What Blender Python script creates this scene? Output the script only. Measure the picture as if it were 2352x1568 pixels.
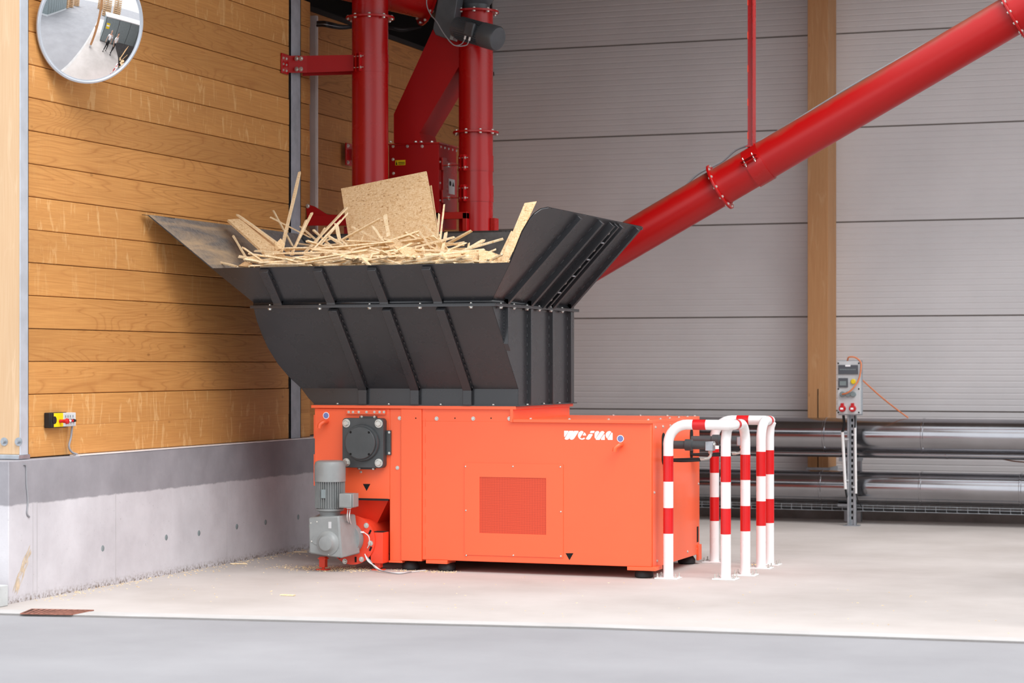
import bpy, math, random
from mathutils import Vector, Matrix, Quaternion
R = math.radians
random.seed(7)
S = bpy.context.scene
for o in list(bpy.data.objects): bpy.data.objects.remove(o)

# ------------------------------------------------------------------ camera, sky, sun, exposure
CAMZ = 1.55; F = 5000.; YAW = R(20); HX = 1176.; HY = 835.
cam = bpy.data.cameras.new('camera'); co = bpy.data.objects.new('camera', cam); S.collection.objects.link(co)
co.location = (0, 0, CAMZ); co.rotation_euler = (R(90), 0, YAW)
cam.sensor_width = 36; cam.lens = 36 * F / 2352; cam.shift_y = (HY - 784) / 2352
cam.dof.use_dof = True; cam.dof.focus_distance = 16.2; cam.dof.aperture_fstop = 2.2
S.camera = co
w = bpy.data.worlds.new('sky'); S.world = w; w.use_nodes = True
wn = w.node_tree.nodes; wl = w.node_tree.links
bg = wn['Background']; bg.inputs[0].default_value = (0.93, 0.96, 1.0, 1); bg.inputs[1].default_value = 1.05
sun = bpy.data.lights.new('sun', 'SUN'); sun.energy = 1.7; sun.angle = R(40); sun.color = (1, 0.99, 0.98)
so = bpy.data.objects.new('sun', sun); S.collection.objects.link(so)
so.rotation_euler = Vector((-0.55, 0.40, -0.85)).to_track_quat('-Z', 'Y').to_euler()
vs = S.view_settings; vs.view_transform = 'Standard'; vs.look = 'None'; vs.gamma = 1; vs.use_curve_mapping = False
vs.exposure = 0.76

fw = Vector((-math.sin(YAW), math.cos(YAW), 0)); rt = Vector((math.cos(YAW), math.sin(YAW), 0))
def at(px, py, X=None, Y=None, Z=None):
    """survey helper: the point of a real plane X=, Y= or Z= that the photograph's point measures"""
    d = fw + rt * ((px - HX) / F) + Vector((0, 0, -(py - HY) / F))
    t = X / d.x if X is not None else Y / d.y if Y is not None else (Z - CAMZ) / d.z
    return Vector((d.x * t, d.y * t, CAMZ + d.z * t))

# ------------------------------------------------------------------ materials
def lin(c):
    return tuple(((v / 255) / 12.92 if v / 255 <= .04045 else ((v / 255 + .055) / 1.055) ** 2.4) for v in c) + (1,)
def newmat(name):
    m = bpy.data.materials.new(name); m.use_nodes = True
    return m, m.node_tree.nodes, m.node_tree.links, m.node_tree.nodes['Principled BSDF']
def N(n, t, **k):
    x = n.new(t)
    for a, b in k.items(): setattr(x, a, b)
    return x
def mixc(n, l, fac, a, b, mode='MIX'):
    m = N(n, 'ShaderNodeMix', data_type='RGBA', blend_type=mode)
    for s, v in ((0, fac), (6, a), (7, b)):
        if hasattr(v, 'links'): l.new(v, m.inputs[s])
        else: m.inputs[s].default_value = v
    return m.outputs[2]
def ramp(n, l, src, stops):
    r = N(n, 'ShaderNodeValToRGB'); l.new(src, r.inputs[0])
    e = r.color_ramp.elements
    while len(e) < len(stops): e.new(.5)
    for i, (p, c) in enumerate(stops): e[i].position = p; e[i].color = c if len(c) == 4 else (*c, 1)
    return r.outputs[0]
def coords(n, l, scale=(1, 1, 1), rnd=0, kind='Object', rot=(0, 0, 0)):
    tc = N(n, 'ShaderNodeTexCoord'); mp = N(n, 'ShaderNodeMapping')
    l.new(tc.outputs[kind], mp.inputs[0]); mp.inputs['Scale'].default_value = scale; mp.inputs['Rotation'].default_value = rot
    if rnd:
        oi = N(n, 'ShaderNodeObjectInfo'); mu = N(n, 'ShaderNodeMath', operation='MULTIPLY'); l.new(oi.outputs['Random'], mu.inputs[0]); mu.inputs[1].default_value = rnd
        cb = N(n, 'ShaderNodeCombineXYZ'); [l.new(mu.outputs[0], cb.inputs[i]) for i in range(3)]
        l.new(cb.outputs[0], mp.inputs['Location'])
    return mp.outputs[0]
def noise(n, l, vec, scale, detail=4, rough=.55, dist=0):
    t = N(n, 'ShaderNodeTexNoise'); l.new(vec, t.inputs['Vector']); t.inputs['Scale'].default_value = scale
    t.inputs['Detail'].default_value = detail; t.inputs['Roughness'].default_value = rough; t.inputs['Distortion'].default_value = dist
    return t.outputs[0]
def bump(n, l, b, h, s, d=.01):
    bp = N(n, 'ShaderNodeBump'); bp.inputs['Strength'].default_value = s; bp.inputs['Distance'].default_value = d
    l.new(h, bp.inputs['Height']); l.new(bp.outputs[0], b.inputs['Normal'])
BL, WH = (0, 0, 0, 1), (1, 1, 1, 1)
def WHv(n):
    v = N(n, 'ShaderNodeValue'); v.outputs[0].default_value = 1; return v.outputs[0]
def paint(name, rgb, rough=.4, metal=0, var=.06, scale=6, bmp=.0, coat=0, spec=.5):
    m, n, l, b = newmat(name); c = lin(rgb)
    v = coords(n, l); nz = noise(n, l, v, scale, 5)
    dk = tuple(x * (1 - var * 2.2) for x in c[:3]) + (1,); lt = tuple(min(1, x * (1 + var)) for x in c[:3]) + (1,)
    l.new(ramp(n, l, nz, [(.3, dk), (.7, lt)]), b.inputs['Base Color'])
    b.inputs['Roughness'].default_value = rough; b.inputs['Metallic'].default_value = metal
    b.inputs['Coat Weight'].default_value = coat; b.inputs['Coat Roughness'].default_value = .15; b.inputs['Specular IOR Level'].default_value = spec
    nr = N(n, 'ShaderNodeMath', operation='MULTIPLY_ADD'); l.new(nz, nr.inputs[0]); nr.inputs[1].default_value = .15; nr.inputs[2].default_value = max(rough - .07, .02)
    l.new(nr.outputs[0], b.inputs['Roughness'])
    if bmp: bump(n, l, b, noise(n, l, v, scale * 12, 3), bmp, .003)
    return m
def wood(name, base, dark, light, axis='Y', rnd=30, streak=.8, grain=1.0, knots=.55, tint=.12):
    m, n, l, b = newmat(name)
    sc = {'Y': (1, .16, 1), 'Z': (1, 1, .13), 'X': (.16, 1, 1)}[axis]
    v = coords(n, l, sc, rnd)
    ct = noise(n, l, coords(n, l, {'Y': (1, .30, 3.4), 'Z': (3.4, 3.4, .3), 'X': (.3, 1, 3.4)}[axis], rnd), 1.0, 2.2, .45, .5)
    mm = N(n, 'ShaderNodeMath', operation='MULTIPLY'); l.new(ct, mm.inputs[0]); mm.inputs[1].default_value = 34
    fr_ = N(n, 'ShaderNodeMath', operation='FRACT'); l.new(mm.outputs[0], fr_.inputs[0])
    g = ramp(n, l, fr_.outputs[0], [(0, (.2, .2, .2, 1)), (.10, (.75, .75, .75, 1)), (.3, WH), (.86, (.9, .9, .9, 1)), (1, (.2, .2, .2, 1))])
    big = noise(n, l, v, 1.6, 3)
    c0 = mixc(n, l, ramp(n, l, big, [(.3, BL), (.7, WH)]), tuple(x * .86 for x in base[:3]) + (1,), tuple(min(1, x * 1.1) for x in base[:3]) + (1,))
    gf = N(n, 'ShaderNodeMath', operation='MULTIPLY'); inv = N(n, 'ShaderNodeInvert'); l.new(g, inv.inputs[1]); l.new(inv.outputs[0], gf.inputs[0]); l.new(ramp(n, l, N(n, 'ShaderNodeObjectInfo').outputs['Random'], [(.3, (.6 * grain,) * 3 + (1,)), (.65, (.15 * grain,) * 3 + (1,))]), gf.inputs[1])
    c1 = mixc(n, l, gf.outputs[0], c0, dark)
    fine = noise(n, l, coords(n, l, {'Y': (60, 1.2, 60), 'Z': (60, 60, 1.2), 'X': (1.2, 60, 60)}[axis], rnd), 2.2, 4)
    c1 = mixc(n, l, ramp(n, l, fine, [(.42, (.22, .22, .22, 1)), (.6, BL)]), c1, dark)
    # pale compression streaks across the board
    st = noise(n, l, coords(n, l, {'Y': (1, 9, 2.2), 'Z': (7, 7, 1.0), 'X': (9, 1, 2.2)}[axis], rnd * 1.7), 1.3, 3, .55, 1.6)
    oi0 = N(n, 'ShaderNodeObjectInfo')
    m1 = N(n, 'ShaderNodeMath', operation='MULTIPLY'); l.new(ramp(n, l, st, [(.57, BL), (.68, (streak,) * 3 + (1,)), (.73, BL)]), m1.inputs[0])
    l.new(ramp(n, l, oi0.outputs['Random'], [(.35, (.12, .12, .12, 1)), (.6, WH)]) if rnd else WHv(n), m1.inputs[1]); sf = m1.outputs[0]
    c2 = mixc(n, l, sf, c1, light)
    vo = N(n, 'ShaderNodeTexVoronoi'); l.new(coords(n, l, {'Y': (1, .8, 1.7), 'Z': (2, 2, .8), 'X': (.8, 1, 1.7)}[axis], rnd * 2.3), vo.inputs['Vector']); vo.inputs['Scale'].default_value = 2.6
    kf = ramp(n, l, vo.outputs['Distance'], [(0, (knots,) * 3 + (1,)), (.035, (knots * .6,) * 3 + (1,)), (.06, BL)])
    c3 = mixc(n, l, kf, c2, tuple(x * .5 for x in dark[:3]) + (1,))
    oi = N(n, 'ShaderNodeObjectInfo'); tr = ramp(n, l, oi.outputs['Random'], [(0, (1 - tint,) * 3 + (1,)), (1, (1, 1, 1, 1))])
    c4 = mixc(n, l, 1.0, c3, tr, 'MULTIPLY')
    l.new(c4, b.inputs['Base Color']); b.inputs['Roughness'].default_value = .55; b.inputs['Specular IOR Level'].default_value = .3
    bump(n, l, b, fine, .15, .002)
    return m
def concrete(name, base, dark, z_band=None, band=None, stain=None, scale=3, bmp=.3, speck=.5):
    m, n, l, b = newmat(name); v = coords(n, l)
    c = mixc(n, l, ramp(n, l, noise(n, l, v, scale, 8, .6), [(.3, BL), (.72, WH)]), dark, base)
    sp = noise(n, l, v, 34, 3, .7); c = mixc(n, l, ramp(n, l, sp, [(.66, BL), (.74, (speck,) * 3 + (1,))]), c, tuple(x * .55 for x in dark[:3]) + (1,))
    if z_band:
        sx = N(n, 'ShaderNodeSeparateXYZ'); tc = N(n, 'ShaderNodeTexCoord'); l.new(tc.outputs['Object'], sx.inputs[0])
        ad = N(n, 'ShaderNodeMath', operation='MULTIPLY_ADD'); l.new(noise(n, l, v, 9, 5), ad.inputs[0]); ad.inputs[1].default_value = .035; l.new(sx.outputs[2], ad.inputs[2])
        mr = N(n, 'ShaderNodeMapRange'); l.new(ad.outputs[0], mr.inputs[0]); mr.inputs[1].default_value = z_band; mr.inputs[2].default_value = z_band + .012
        c = mixc(n, l, mr.outputs[0], c, mixc(n, l, ramp(n, l, noise(n, l, v, 5, 6), [(.3, BL), (.7, WH)]), tuple(x * .8 for x in band[:3]) + (1,), band))
        # splash dirt along the foot
        ft = N(n, 'ShaderNodeMapRange'); l.new(ad.outputs[0], ft.inputs[0]); ft.inputs[1].default_value = .075; ft.inputs[2].default_value = .02
        ff = N(n, 'ShaderNodeMath', operation='MULTIPLY'); l.new(ft.outputs[0], ff.inputs[0]); l.new(ramp(n, l, noise(n, l, v, 40, 4, .7), [(.45, BL), (.6, WH)]), ff.inputs[1])
        c = mixc(n, l, ff.outputs[0], c, lin((120, 105, 92)))
    l.new(c, b.inputs['Base Color']); b.inputs['Roughness'].default_value = .85; b.inputs['Specular IOR Level'].default_value = .25
    bump(n, l, b, noise(n, l, v, 60, 5, .65), bmp, .004)
    return m
M = {}
M['plank'] = wood('stained_planks', lin((216, 156, 90)), lin((162, 96, 44)), lin((238, 196, 138)), streak=.5, grain=.8)
M['plank_far'] = wood('duller_planks', lin((190, 128, 72)), lin((120, 70, 36)), lin((215, 165, 105)), streak=.4)  # far boards in a darker, duller wood tone
M['post'] = wood('spruce_post', lin((216, 182, 144)), lin((196, 148, 104)), lin((234, 206, 172)), 'Z', 0, .35, .5)
M['glulam'] = wood('glulam_column', lin((206, 154, 106)), lin((168, 110, 66)), lin((226, 188, 146)), 'Z', 0, .3, .4)
M['plinth'] = concrete('cast_concrete', lin((210, 207, 211)), lin((186, 182, 186)), .645, lin((156, 153, 158)), scale=2.2)
M['plinth_back'] = concrete('back_concrete', lin((160, 150, 146)), lin((120, 110, 106)))
M['slab'] = concrete('slab_concrete', lin((199, 192, 188)), lin((178, 170, 165)), scale=.9, bmp=.12, speck=.15)
M['kerb'] = concrete('kerb_concrete', lin((200, 197, 196)), lin((182, 179, 177)), scale=3, bmp=.1)
M['asphalt'] = concrete('asphalt', lin((158, 157, 160)), lin((144, 143, 146)), scale=.8, bmp=.5, speck=.12)
M['joint_grey'] = paint('formwork_joint', (182, 178, 180), .8)
M['block'] = concrete('block_concrete', lin((205, 208, 208)), lin((170, 174, 174)))
M['panel'] = paint('panel_white_grey', (222, 219, 220), .45, 0, .03, 1.2)
M['joint'] = paint('panel_joint', (120, 112, 108), .7)
M['galv'] = paint('galvanised_steel', (176, 182, 188), .42, .75, .10, 14)
M['galv_blue'] = paint('zinc_steel', (164, 168, 176), .5, .0, .10, 10)
M['galv_light'] = paint('galvanised_flashing', (196, 202, 210), .5, .3, .05, 8)
M['alu'] = paint('aluminium_duct', (226, 214, 210), .5, .0, .04, 5)
M['shiny'] = paint('shiny_pipe_jacket', (170, 170, 174), .17, .97, .05, 3)
M['bolt'] = paint('zinc_bolt', (214, 214, 208), .3, .7, .05, 30)
M['orange'] = paint('orange_red_paint', (249, 103, 60), .42, 0, .015, 2.5, coat=.15)
M['orange_mesh'] = None
M['red'] = paint('red_paint', (176, 10, 12), .26, 0, .05, 2, coat=.0, spec=.46)
M['red_matt'] = paint('red_powder_coat', (170, 10, 12), .5, 0, .05, 2, spec=.25)
M['auger_red'] = paint('auger_paint', (242, 72, 44), .4, 0, .04, 5)
M['dark'] = paint('anthracite_paint', (48, 49, 52), .27, 0, .06, 4, coat=.0, spec=.6)
M['dark_in'] = None
M['darkgrey'] = paint('dark_grey_paint', (70, 74, 76), .45, 0, .08, 9)
M['motor'] = paint('motor_grey', (142, 146, 146), .38, 0, .05, 12)
M['motor_dark'] = paint('motor_dark_grey', (78, 82, 86), .4, 0, .08, 10)
M['black'] = paint('black_rubber', (24, 24, 26), .6)
M['hole'] = paint('dark_void', (8, 7, 7), .9)
M['attic_shade'] = paint('attic_shade_paint', (26, 18, 16), .9)  # near-black colour paints in the shade of the recess above the planks
M['ceiling'] = paint('ceiling_boards', (120, 104, 92), .8)
M['white'] = paint('white_paint', (244, 242, 242), .28, 0, .01, 4, coat=.2)
M['bandred'] = paint('red_band_foil', (212, 26, 30), .3, 0, .03, 8)
M['print_white'] = paint('white_print', (250, 250, 252), .4, 0, .0)
M['cable_white'] = paint('white_cable', (226, 224, 222), .5)
M['cable_grey'] = paint('grey_cable', (150, 150, 154), .5)
M['cable_orange'] = paint('orange_cable', (226, 132, 84), .5)
M['yellow'] = paint('yellow_plastic', (246, 214, 20), .4)
M['green'] = paint('green_plastic', (40, 150, 60), .4)
M['redplastic'] = paint('red_plastic', (196, 24, 30), .4)
M['boxgrey'] = paint('light_grey_plastic', (206, 208, 210), .4)
M['socketgrey'] = paint('socket_grey', (132, 144, 146), .45)
M['smoke'] = paint('smoked_window', (70, 72, 80), .15)
M['lilac'] = paint('blue_label', (116, 132, 190), .4)
M['rust'] = paint('rusty_iron', (150, 98, 82), .8, 0, .2, 30)
M['dust'] = paint('sawdust', (214, 182, 140), .9, 0, .1, 60, .5)
def osb_mat(name, a, b_, c, dark):
    m, n, l, b = newmat(name)
    v = coords(n, l, (1, 1, 1), 7)
    wn_ = noise(n, l, v, 14, 2)
    cols = []
    base = None
    for i, (sc, rot) in enumerate((((70, 230, 80), (0, .6, .5)), ((210, 110, 60), (.5, -.9, 0)), ((80, 150, 230), (0, .9, 1.1)))):
        vo = N(n, 'ShaderNodeTexVoronoi'); vo.inputs['Scale'].default_value = .75; vo.inputs['Randomness'].default_value = 1
        l.new(coords(n, l, sc, 7, rot=rot), vo.inputs['Vector'])
        sp = N(n, 'ShaderNodeSeparateColor'); l.new(vo.outputs['Color'], sp.inputs[0])
        cc = ramp(n, l, sp.outputs[0], [(0, dark), (.06, a), (.5, b_), (1, c)])
        base = cc if base is None else mixc(n, l, ramp(n, l, sp.outputs[1], [(.45, BL), (.55, WH)]), base, cc)
    l.new(base, b.inputs['Base Color']); b.inputs['Roughness'].default_value = .7; b.inputs['Specular IOR Level'].default_value = .25
    bump(n, l, b, wn_, .2, .003)
    return m
M['osb'] = osb_mat('osb_board', lin((222, 182, 134)), lin((234, 200, 154)), lin((244, 216, 176)), lin((176, 128, 84)))
M['strip'] = osb_mat('osb_cut_edge', lin((236, 204, 158)), lin((244, 218, 176)), lin((252, 232, 200)), lin((222, 182, 132)))
def vent_mat():
    m, n, l, b = newmat('perforated_sheet')
    v = coords(n, l, (1, 1, 1), 0, rot=(0, R(45), 0))
    ck = N(n, 'ShaderNodeTexChecker'); l.new(v, ck.inputs[0]); ck.inputs['Scale'].default_value = 210
    ck.inputs[1].default_value = lin((230, 84, 48)); ck.inputs[2].default_value = lin((186, 54, 30))
    l.new(ck.outputs[0], b.inputs['Base Color']); b.inputs['Roughness'].default_value = .5
    bump(n, l, b, ck.outputs[1], .5, .002)
    return m
M['orange_mesh'] = vent_mat()
def dusty():
    m, n, l, b = newmat('dusty_anthracite')
    v = coords(n, l, (1, .22, 1.6), rot=(R(18), 0, 0)); nz = noise(n, l, v, 5, 9, .68, .5)
    sx = N(n, 'ShaderNodeSeparateXYZ'); tc = N(n, 'ShaderNodeTexCoord'); l.new(tc.outputs['Object'], sx.inputs[0])
    # the rubbed dust patch low on the wing near its front edge
    gr = N(n, 'ShaderNodeMapRange'); l.new(sx.outputs[1], gr.inputs[0]); gr.inputs[1].default_value = .1; gr.inputs[2].default_value = -1.2
    mu = N(n, 'ShaderNodeMath', operation='MULTIPLY'); l.new(gr.outputs[0], mu.inputs[0]); l.new(ramp(n, l, nz, [(.40, BL), (.68, WH)]), mu.inputs[1])
    c = mixc(n, l, ramp(n, l, noise(n, l, coords(n, l, (1, 3, 1)), 30, 5), [(.3, BL), (.7, WH)]), lin((88, 86, 86)), lin((140, 136, 132)))
    l.new(mixc(n, l, mu.outputs[0], c, lin((196, 168, 134))), b.inputs['Base Color']); b.inputs['Roughness'].default_value = .5
    return m
M['dark_in'] = dusty()
def dusty_red():
    m, n, l, b = newmat('red_paint_dusty_top'); g = N(n, 'ShaderNodeNewGeometry'); sx = N(n, 'ShaderNodeSeparateXYZ'); l.new(g.outputs['Normal'], sx.inputs[0])
    v = coords(n, l); ad = N(n, 'ShaderNodeMath', operation='MULTIPLY_ADD'); l.new(noise(n, l, v, 5, 7, .65), ad.inputs[0]); ad.inputs[1].default_value = .5; l.new(sx.outputs[2], ad.inputs[2])
    mr = N(n, 'ShaderNodeMapRange'); l.new(ad.outputs[0], mr.inputs[0]); mr.inputs[1].default_value = .72; mr.inputs[2].default_value = 1.2; mr.inputs[4].default_value = .75
    l.new(mixc(n, l, mr.outputs[0], lin((176, 10, 12)), lin((112, 100, 78))), b.inputs['Base Color']); b.inputs['Roughness'].default_value = .34; b.inputs['Specular IOR Level'].default_value = .42
    return m
M['red_dusty'] = dusty_red()
def mirror_mat():
    m, n, l, b = newmat('mirror_glass'); b.inputs['Base Color'].default_value = (.92, .93, .94, 1); b.inputs['Metallic'].default_value = 1; b.inputs['Roughness'].default_value = .015
    return m
M['mirror'] = mirror_mat()

# ------------------------------------------------------------------ mesh helpers
ORG = {}
def origin(p): return ORG.get(p.name, Vector((0, 0, 0))) if p is not None else Vector((0, 0, 0))
class MB:
    def __init__(s): s.v = []; s.f = []
    def add(s, vs, fs):
        k = len(s.v); s.v += [tuple(v) for v in vs]; s.f += [tuple(i + k for i in f) for f in fs]; return s
    def box(s, x0, x1, y0, y1, z0, z1):
        return s.hexa([(x0, y0, z0), (x1, y0, z0), (x1, y1, z0), (x0, y1, z0), (x0, y0, z1), (x1, y0, z1), (x1, y1, z1), (x0, y1, z1)])
    def hexa(s, p): return s.add(p, [(3, 2, 1, 0), (4, 5, 6, 7), (0, 1, 5, 4), (1, 2, 6, 5), (2, 3, 7, 6), (3, 0, 4, 7)])
    def prism(s, poly, vec):
        n = len(poly); vec = Vector(vec); a = [Vector(p) for p in poly]; b = [p + vec for p in a]
        return s.add(a + b, [tuple(range(n))[::-1], tuple(range(n, 2 * n))] + [(i, (i + 1) % n, n + (i + 1) % n, n + i) for i in range(n)])
    def face(s, pts): return s.add(pts, [tuple(range(len(pts)))])
    def lathe(s, c, ax, prof, n=24, cap=True):
        c = Vector(c); ax = Vector(ax).normalized(); q = Vector((0, 0, 1)).rotation_difference(ax); vs = []
        for r, h in prof:
            for i in range(n):
                t = 2 * math.pi * (i + .5) / n; vs.append(c + q @ Vector((r * math.cos(t), r * math.sin(t), h)))
        fs = [(j * n + i, j * n + (i + 1) % n, (j + 1) * n + (i + 1) % n, (j + 1) * n + i) for j in range(len(prof) - 1) for i in range(n)]
        if cap: fs += [tuple(range(n))[::-1], tuple(range((len(prof) - 1) * n, len(prof) * n))]
        return s.add(vs, fs)
    def cyl(s, p0, p1, r, n=24, r1=None, cap=True):
        p0 = Vector(p0); p1 = Vector(p1); d = p1 - p0
        return s.lathe(p0, d, [(r, 0), (r if r1 is None else r1, d.length)], n, cap)
    def sweep(s, pts, r, n=12, cap=True):
        pts = [Vector(p) for p in pts]; k = len(pts); vs = []
        t0 = (pts[1] - pts[0]).normalized(); u = t0.orthogonal().normalized()
        for i, p in enumerate(pts):
            t = (pts[min(i + 1, k - 1)] - pts[max(i - 1, 0)]).normalized()
            u = (u - t * u.dot(t)).normalized(); v = t.cross(u)
            for j in range(n):
                a = 2 * math.pi * j / n; vs.append(p + u * (r * math.cos(a)) + v * (r * math.sin(a)))
        fs = [(i * n + j, i * n + (j + 1) % n, (i + 1) * n + (j + 1) % n, (i + 1) * n + j) for i in range(k - 1) for j in range(n)]
        if cap: fs += [tuple(range(n))[::-1], tuple(range((k - 1) * n, k * n))]
        return s.add(vs, fs)
    def mesh(s, name, mat, org=Vector((0, 0, 0)), ang=35, smooth=True):
        me = bpy.data.meshes.new(name); me.from_pydata([tuple(Vector(v) - org) for v in s.v], [], s.f)
        me.materials.append(M[mat] if isinstance(mat, str) else mat); me.validate(); me.update()
        if smooth:
            me.polygons.foreach_set('use_smooth', [True] * len(me.polygons)); me.set_sharp_from_angle(angle=R(ang))
        return me
    def build(s, name, mat, parent=None, bevel=0, solid=0, org=None, smooth=True, soff=0):
        og = origin(parent) if parent is not None else (Vector(org) if org is not None else Vector((0, 0, 0)))
        o = bpy.data.objects.new(name, s.mesh(name, mat, og, smooth=smooth)); S.collection.objects.link(o)
        if parent is not None: o.parent = parent
        else: o.location = og
        ORG[o.name] = og
        if solid: md = o.modifiers.new('solid', 'SOLIDIFY'); md.thickness = solid; md.offset = soff
        if bevel: md = o.modifiers.new('bevel', 'BEVEL'); md.width = bevel; md.segments = 2; md.limit_method = 'ANGLE'; md.angle_limit = R(40)
        return o
def bez(pts, n=8):
    """smooth curve (Catmull-Rom) through the points"""
    P = [Vector(p) for p in pts]; P = [P[0] * 2 - P[1]] + P + [P[-1] * 2 - P[-2]]; out = []
    for i in range(1, len(P) - 2):
        a, b, c, d = P[i - 1:i + 3]
        for k in range(n):
            t = k / n; out.append(.5 * ((2 * b) + (c - a) * t + (2 * a - 5 * b + 4 * c - d) * t * t + (3 * b - a - 3 * c + d) * t ** 3))
    return out + [P[-2]]
def tag(o, label, cat, group=None, kind=None):
    if label: o['label'] = label
    if cat: o['category'] = cat
    if group: o['group'] = group
    if kind: o['kind'] = kind
    return o
def thing(name, loc, label, cat, group=None):
    o = bpy.data.objects.new(name, None); S.collection.objects.link(o); o.location = loc; o.empty_display_size = .1; ORG[o.name] = Vector(loc)
    return tag(o, label, cat, group)
def struct(o): o['kind'] = 'structure'; return o
def inst(name, me, parent, P, nrm=(0, 0, 1), sc=1, spin=0):
    o = bpy.data.objects.new(name, me); S.collection.objects.link(o)
    o.location = Vector(P) - origin(parent); o.parent = parent
    o.rotation_mode = 'QUATERNION'; o.rotation_quaternion = Vector((0, 0, 1)).rotation_difference(Vector(nrm).normalized()) @ Quaternion((0, 0, 1), spin)
    o.scale = (sc,) * 3; return o
# hex bolt with washer, 1 unit = 1 m, head radius .01
hexb = MB(); hexb.lathe((0, 0, 0), (0, 0, 1), [(.0135, 0), (.0135, .0025)], 14); hexb.lathe((0, 0, .0025), (0, 0, 1), [(.0098, 0), (.0098, .006), (.008, .0075)], 6)
BOLT = hexb.mesh('bolt', 'bolt')
dome = MB(); dome.lathe((0, 0, 0), (0, 0, 1), [(.009, 0), (.009, .002), (.0075, .005), (.004, .007)], 12); DOME = dome.mesh('screw', 'bolt')
def bolts(parent, pts, nrm, sc=1, me=None, name='bolt'):
    for p in pts: inst(name, me or BOLT, parent, p, nrm, sc, random.random())
def lerp(a, b, t): return Vector(a) * (1 - t) + Vector(b) * t

# ------------------------------------------------------------------ the setting
XW = -7.93; XB = -8.14; YB = 21.75
sl = MB(); sl.prism([(-12, 11.62 - .68, 0), (-7.615, 11.62, 0), (-3.96, 12.19, 0), (-1.47, 12.39, 0), (9, 13.2, 0), (9, 23, 0), (-12, 23, 0)], (0, 0, -.25)); struct(sl.build('floor', 'slab'))
kb = MB(); e0, e1, e2, e3 = [Vector(p) for p in ((-9.5, 11.33, 0), (-7.615, 11.62, 0), (-3.96, 12.19, 0), (-1.47, 12.39, 0))]
kb.prism([e0 + Vector((0, .0, .002)), e1 + Vector((0, 0, .002)), e2 + Vector((0, 0, .002)), e3 + Vector((0, 0, .002)), Vector((9, 13.2, .002)), Vector((9, 13.36, .002)), e3 + Vector((-.03, .16, .002)), e2 + Vector((-.03, .16, .002)), e1 + Vector((-.03, .19, .002)), e0 + Vector((0, .19, .002))], (0, 0, -.1))
ko = kb.build('trim_1', 'kerb'); struct(ko)
struct(MB().box(-40, 40, -20, 60, -.3, -.012).build('floor_asphalt', 'asphalt'))
# left concrete plinth
pl = MB(); pl.box(-9.5, -7.85, 12.08, YB, -.1, .922)
plo = struct(pl.build('wall_left_plinth', 'plinth', bevel=.006))
for y in (12.36, 12.41, 13.42, 15.1): MB().box(-7.8502, -7.8488, y, y + .006, 0, .64).build('formwork_joint', 'joint_grey', plo)
tie = MB().lathe((0, 0, 0), (0, 0, 1), [(.022, 0), (.019, .0015)], 16).mesh('tie_hole', M['socketgrey'])
for px, py in ((236, 1259), (382, 1234), (457, 1224), (544, 1209), (610, 1199), (685, 1187)): inst('tie_hole', tie, plo, at(px, py, X=-7.85), (1, 0, 0))
st = MB(); rq = random.Random(4)
for k in range(46):
    t = rq.random() ** .8; cxp, cyp = 68 - 34 * t + rq.gauss(0, 3.2), 1262 + 92 * t; ln = rq.uniform(10, 34); ww = rq.uniform(.6, 2.0)
    st.prism([at(cxp + ln * .16, cyp - ln / 2, X=-7.8485), at(cxp + ww, cyp, X=-7.8485), at(cxp - ln * .16, cyp + ln / 2, X=-7.8485), at(cxp - ww, cyp, X=-7.8485)], (rq.uniform(.0002, .0008), 0, 0))
dso = st.build('dirt_streaks', paint('dirt_streak', (206, 186, 160), .9, 0, .1, 25), plo, smooth=False); dso['kind'] = 'stuff'
struct(MB().box(-7.93, -7.846, 12.95, YB, .922, .928).build('trim_ledge', 'white'))
# wooden planks, each its own board
wl_ = bpy.data.objects.new('wall_left', None); S.collection.objects.link(wl_); wl_['kind'] = 'structure'; ORG['wall_left'] = Vector((0, 0, 0))
PITCH = .2185
def plank_mesh(L, mat, seed):
    mb = MB(); h = PITCH - .004; b = .004; pr = [(0, 0), (0, h), (-.0, h)]
    prof = [(-.04, 0), (-b, 0), (0, b), (0, h - b), (-b, h), (-.04, h)]
    vs = [(x, 0, z) for x, z in prof] + [(x, L, z) for x, z in prof]; n = 6
    mb.add(vs, [tuple(range(n)), tuple(range(2 * n - 1, n - 1, -1))] + [(i, i + n, (i + 1) % n + n, (i + 1) % n) for i in range(n)])
    return mb.mesh('plank', mat, ang=20)
Y62 = at(62, 500, X=-7.905).y; PA = plank_mesh(at(666, 500, X=XW).y - Y62 + .016, 'plank', 0); PA2 = plank_mesh(.22, 'plank', 0); PBm = plank_mesh(YB - 16.70, 'plank_far', 1)
rj = random.Random(3); yA2 = at(691, 500, X=-7.922).y + .002
for k in range(17):
    z = .924 + PITCH * k - .015 + .002
    if k == 0: z = .929
    for me, x, y in ((PA, XW, Y62 - .02), (PA2, XW - .012, yA2), (PBm, XB, 16.70)):
        o = inst('plank', me, wl_, (x + rj.uniform(-.004, .002), y, z if k else .929), (0, 0, 1))
        if k == 0: o.scale = (1, 1, (PITCH * .96) / PITCH)
bk = MB(); bk.box(-9.2, XW - .045, 12.5, 16.6, .92, 4.64); bk.box(-9.2, XB - .045, 16.6, YB, .92, 4.64); bk.build('sheathing', 'hole', wl_)
struct(MB().box(-9.7, -9.6, 12.3, YB + .2, 4.5, 5.5).build('wall_left_upper', 'attic_shade'))  # upper wall in the painted shade colour of the recess
struct(MB().box(-9.7, -4.42, 12.5, YB + .3, 5.5, 5.62).build('ceiling', 'ceiling'))
struct(MB().box(-4.42, 3.0, 18.9, YB + .3, 5.5, 5.62).build('added_eave', 'ceiling'))  # unseen eave, added to darken the upper right-hand panels
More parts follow.
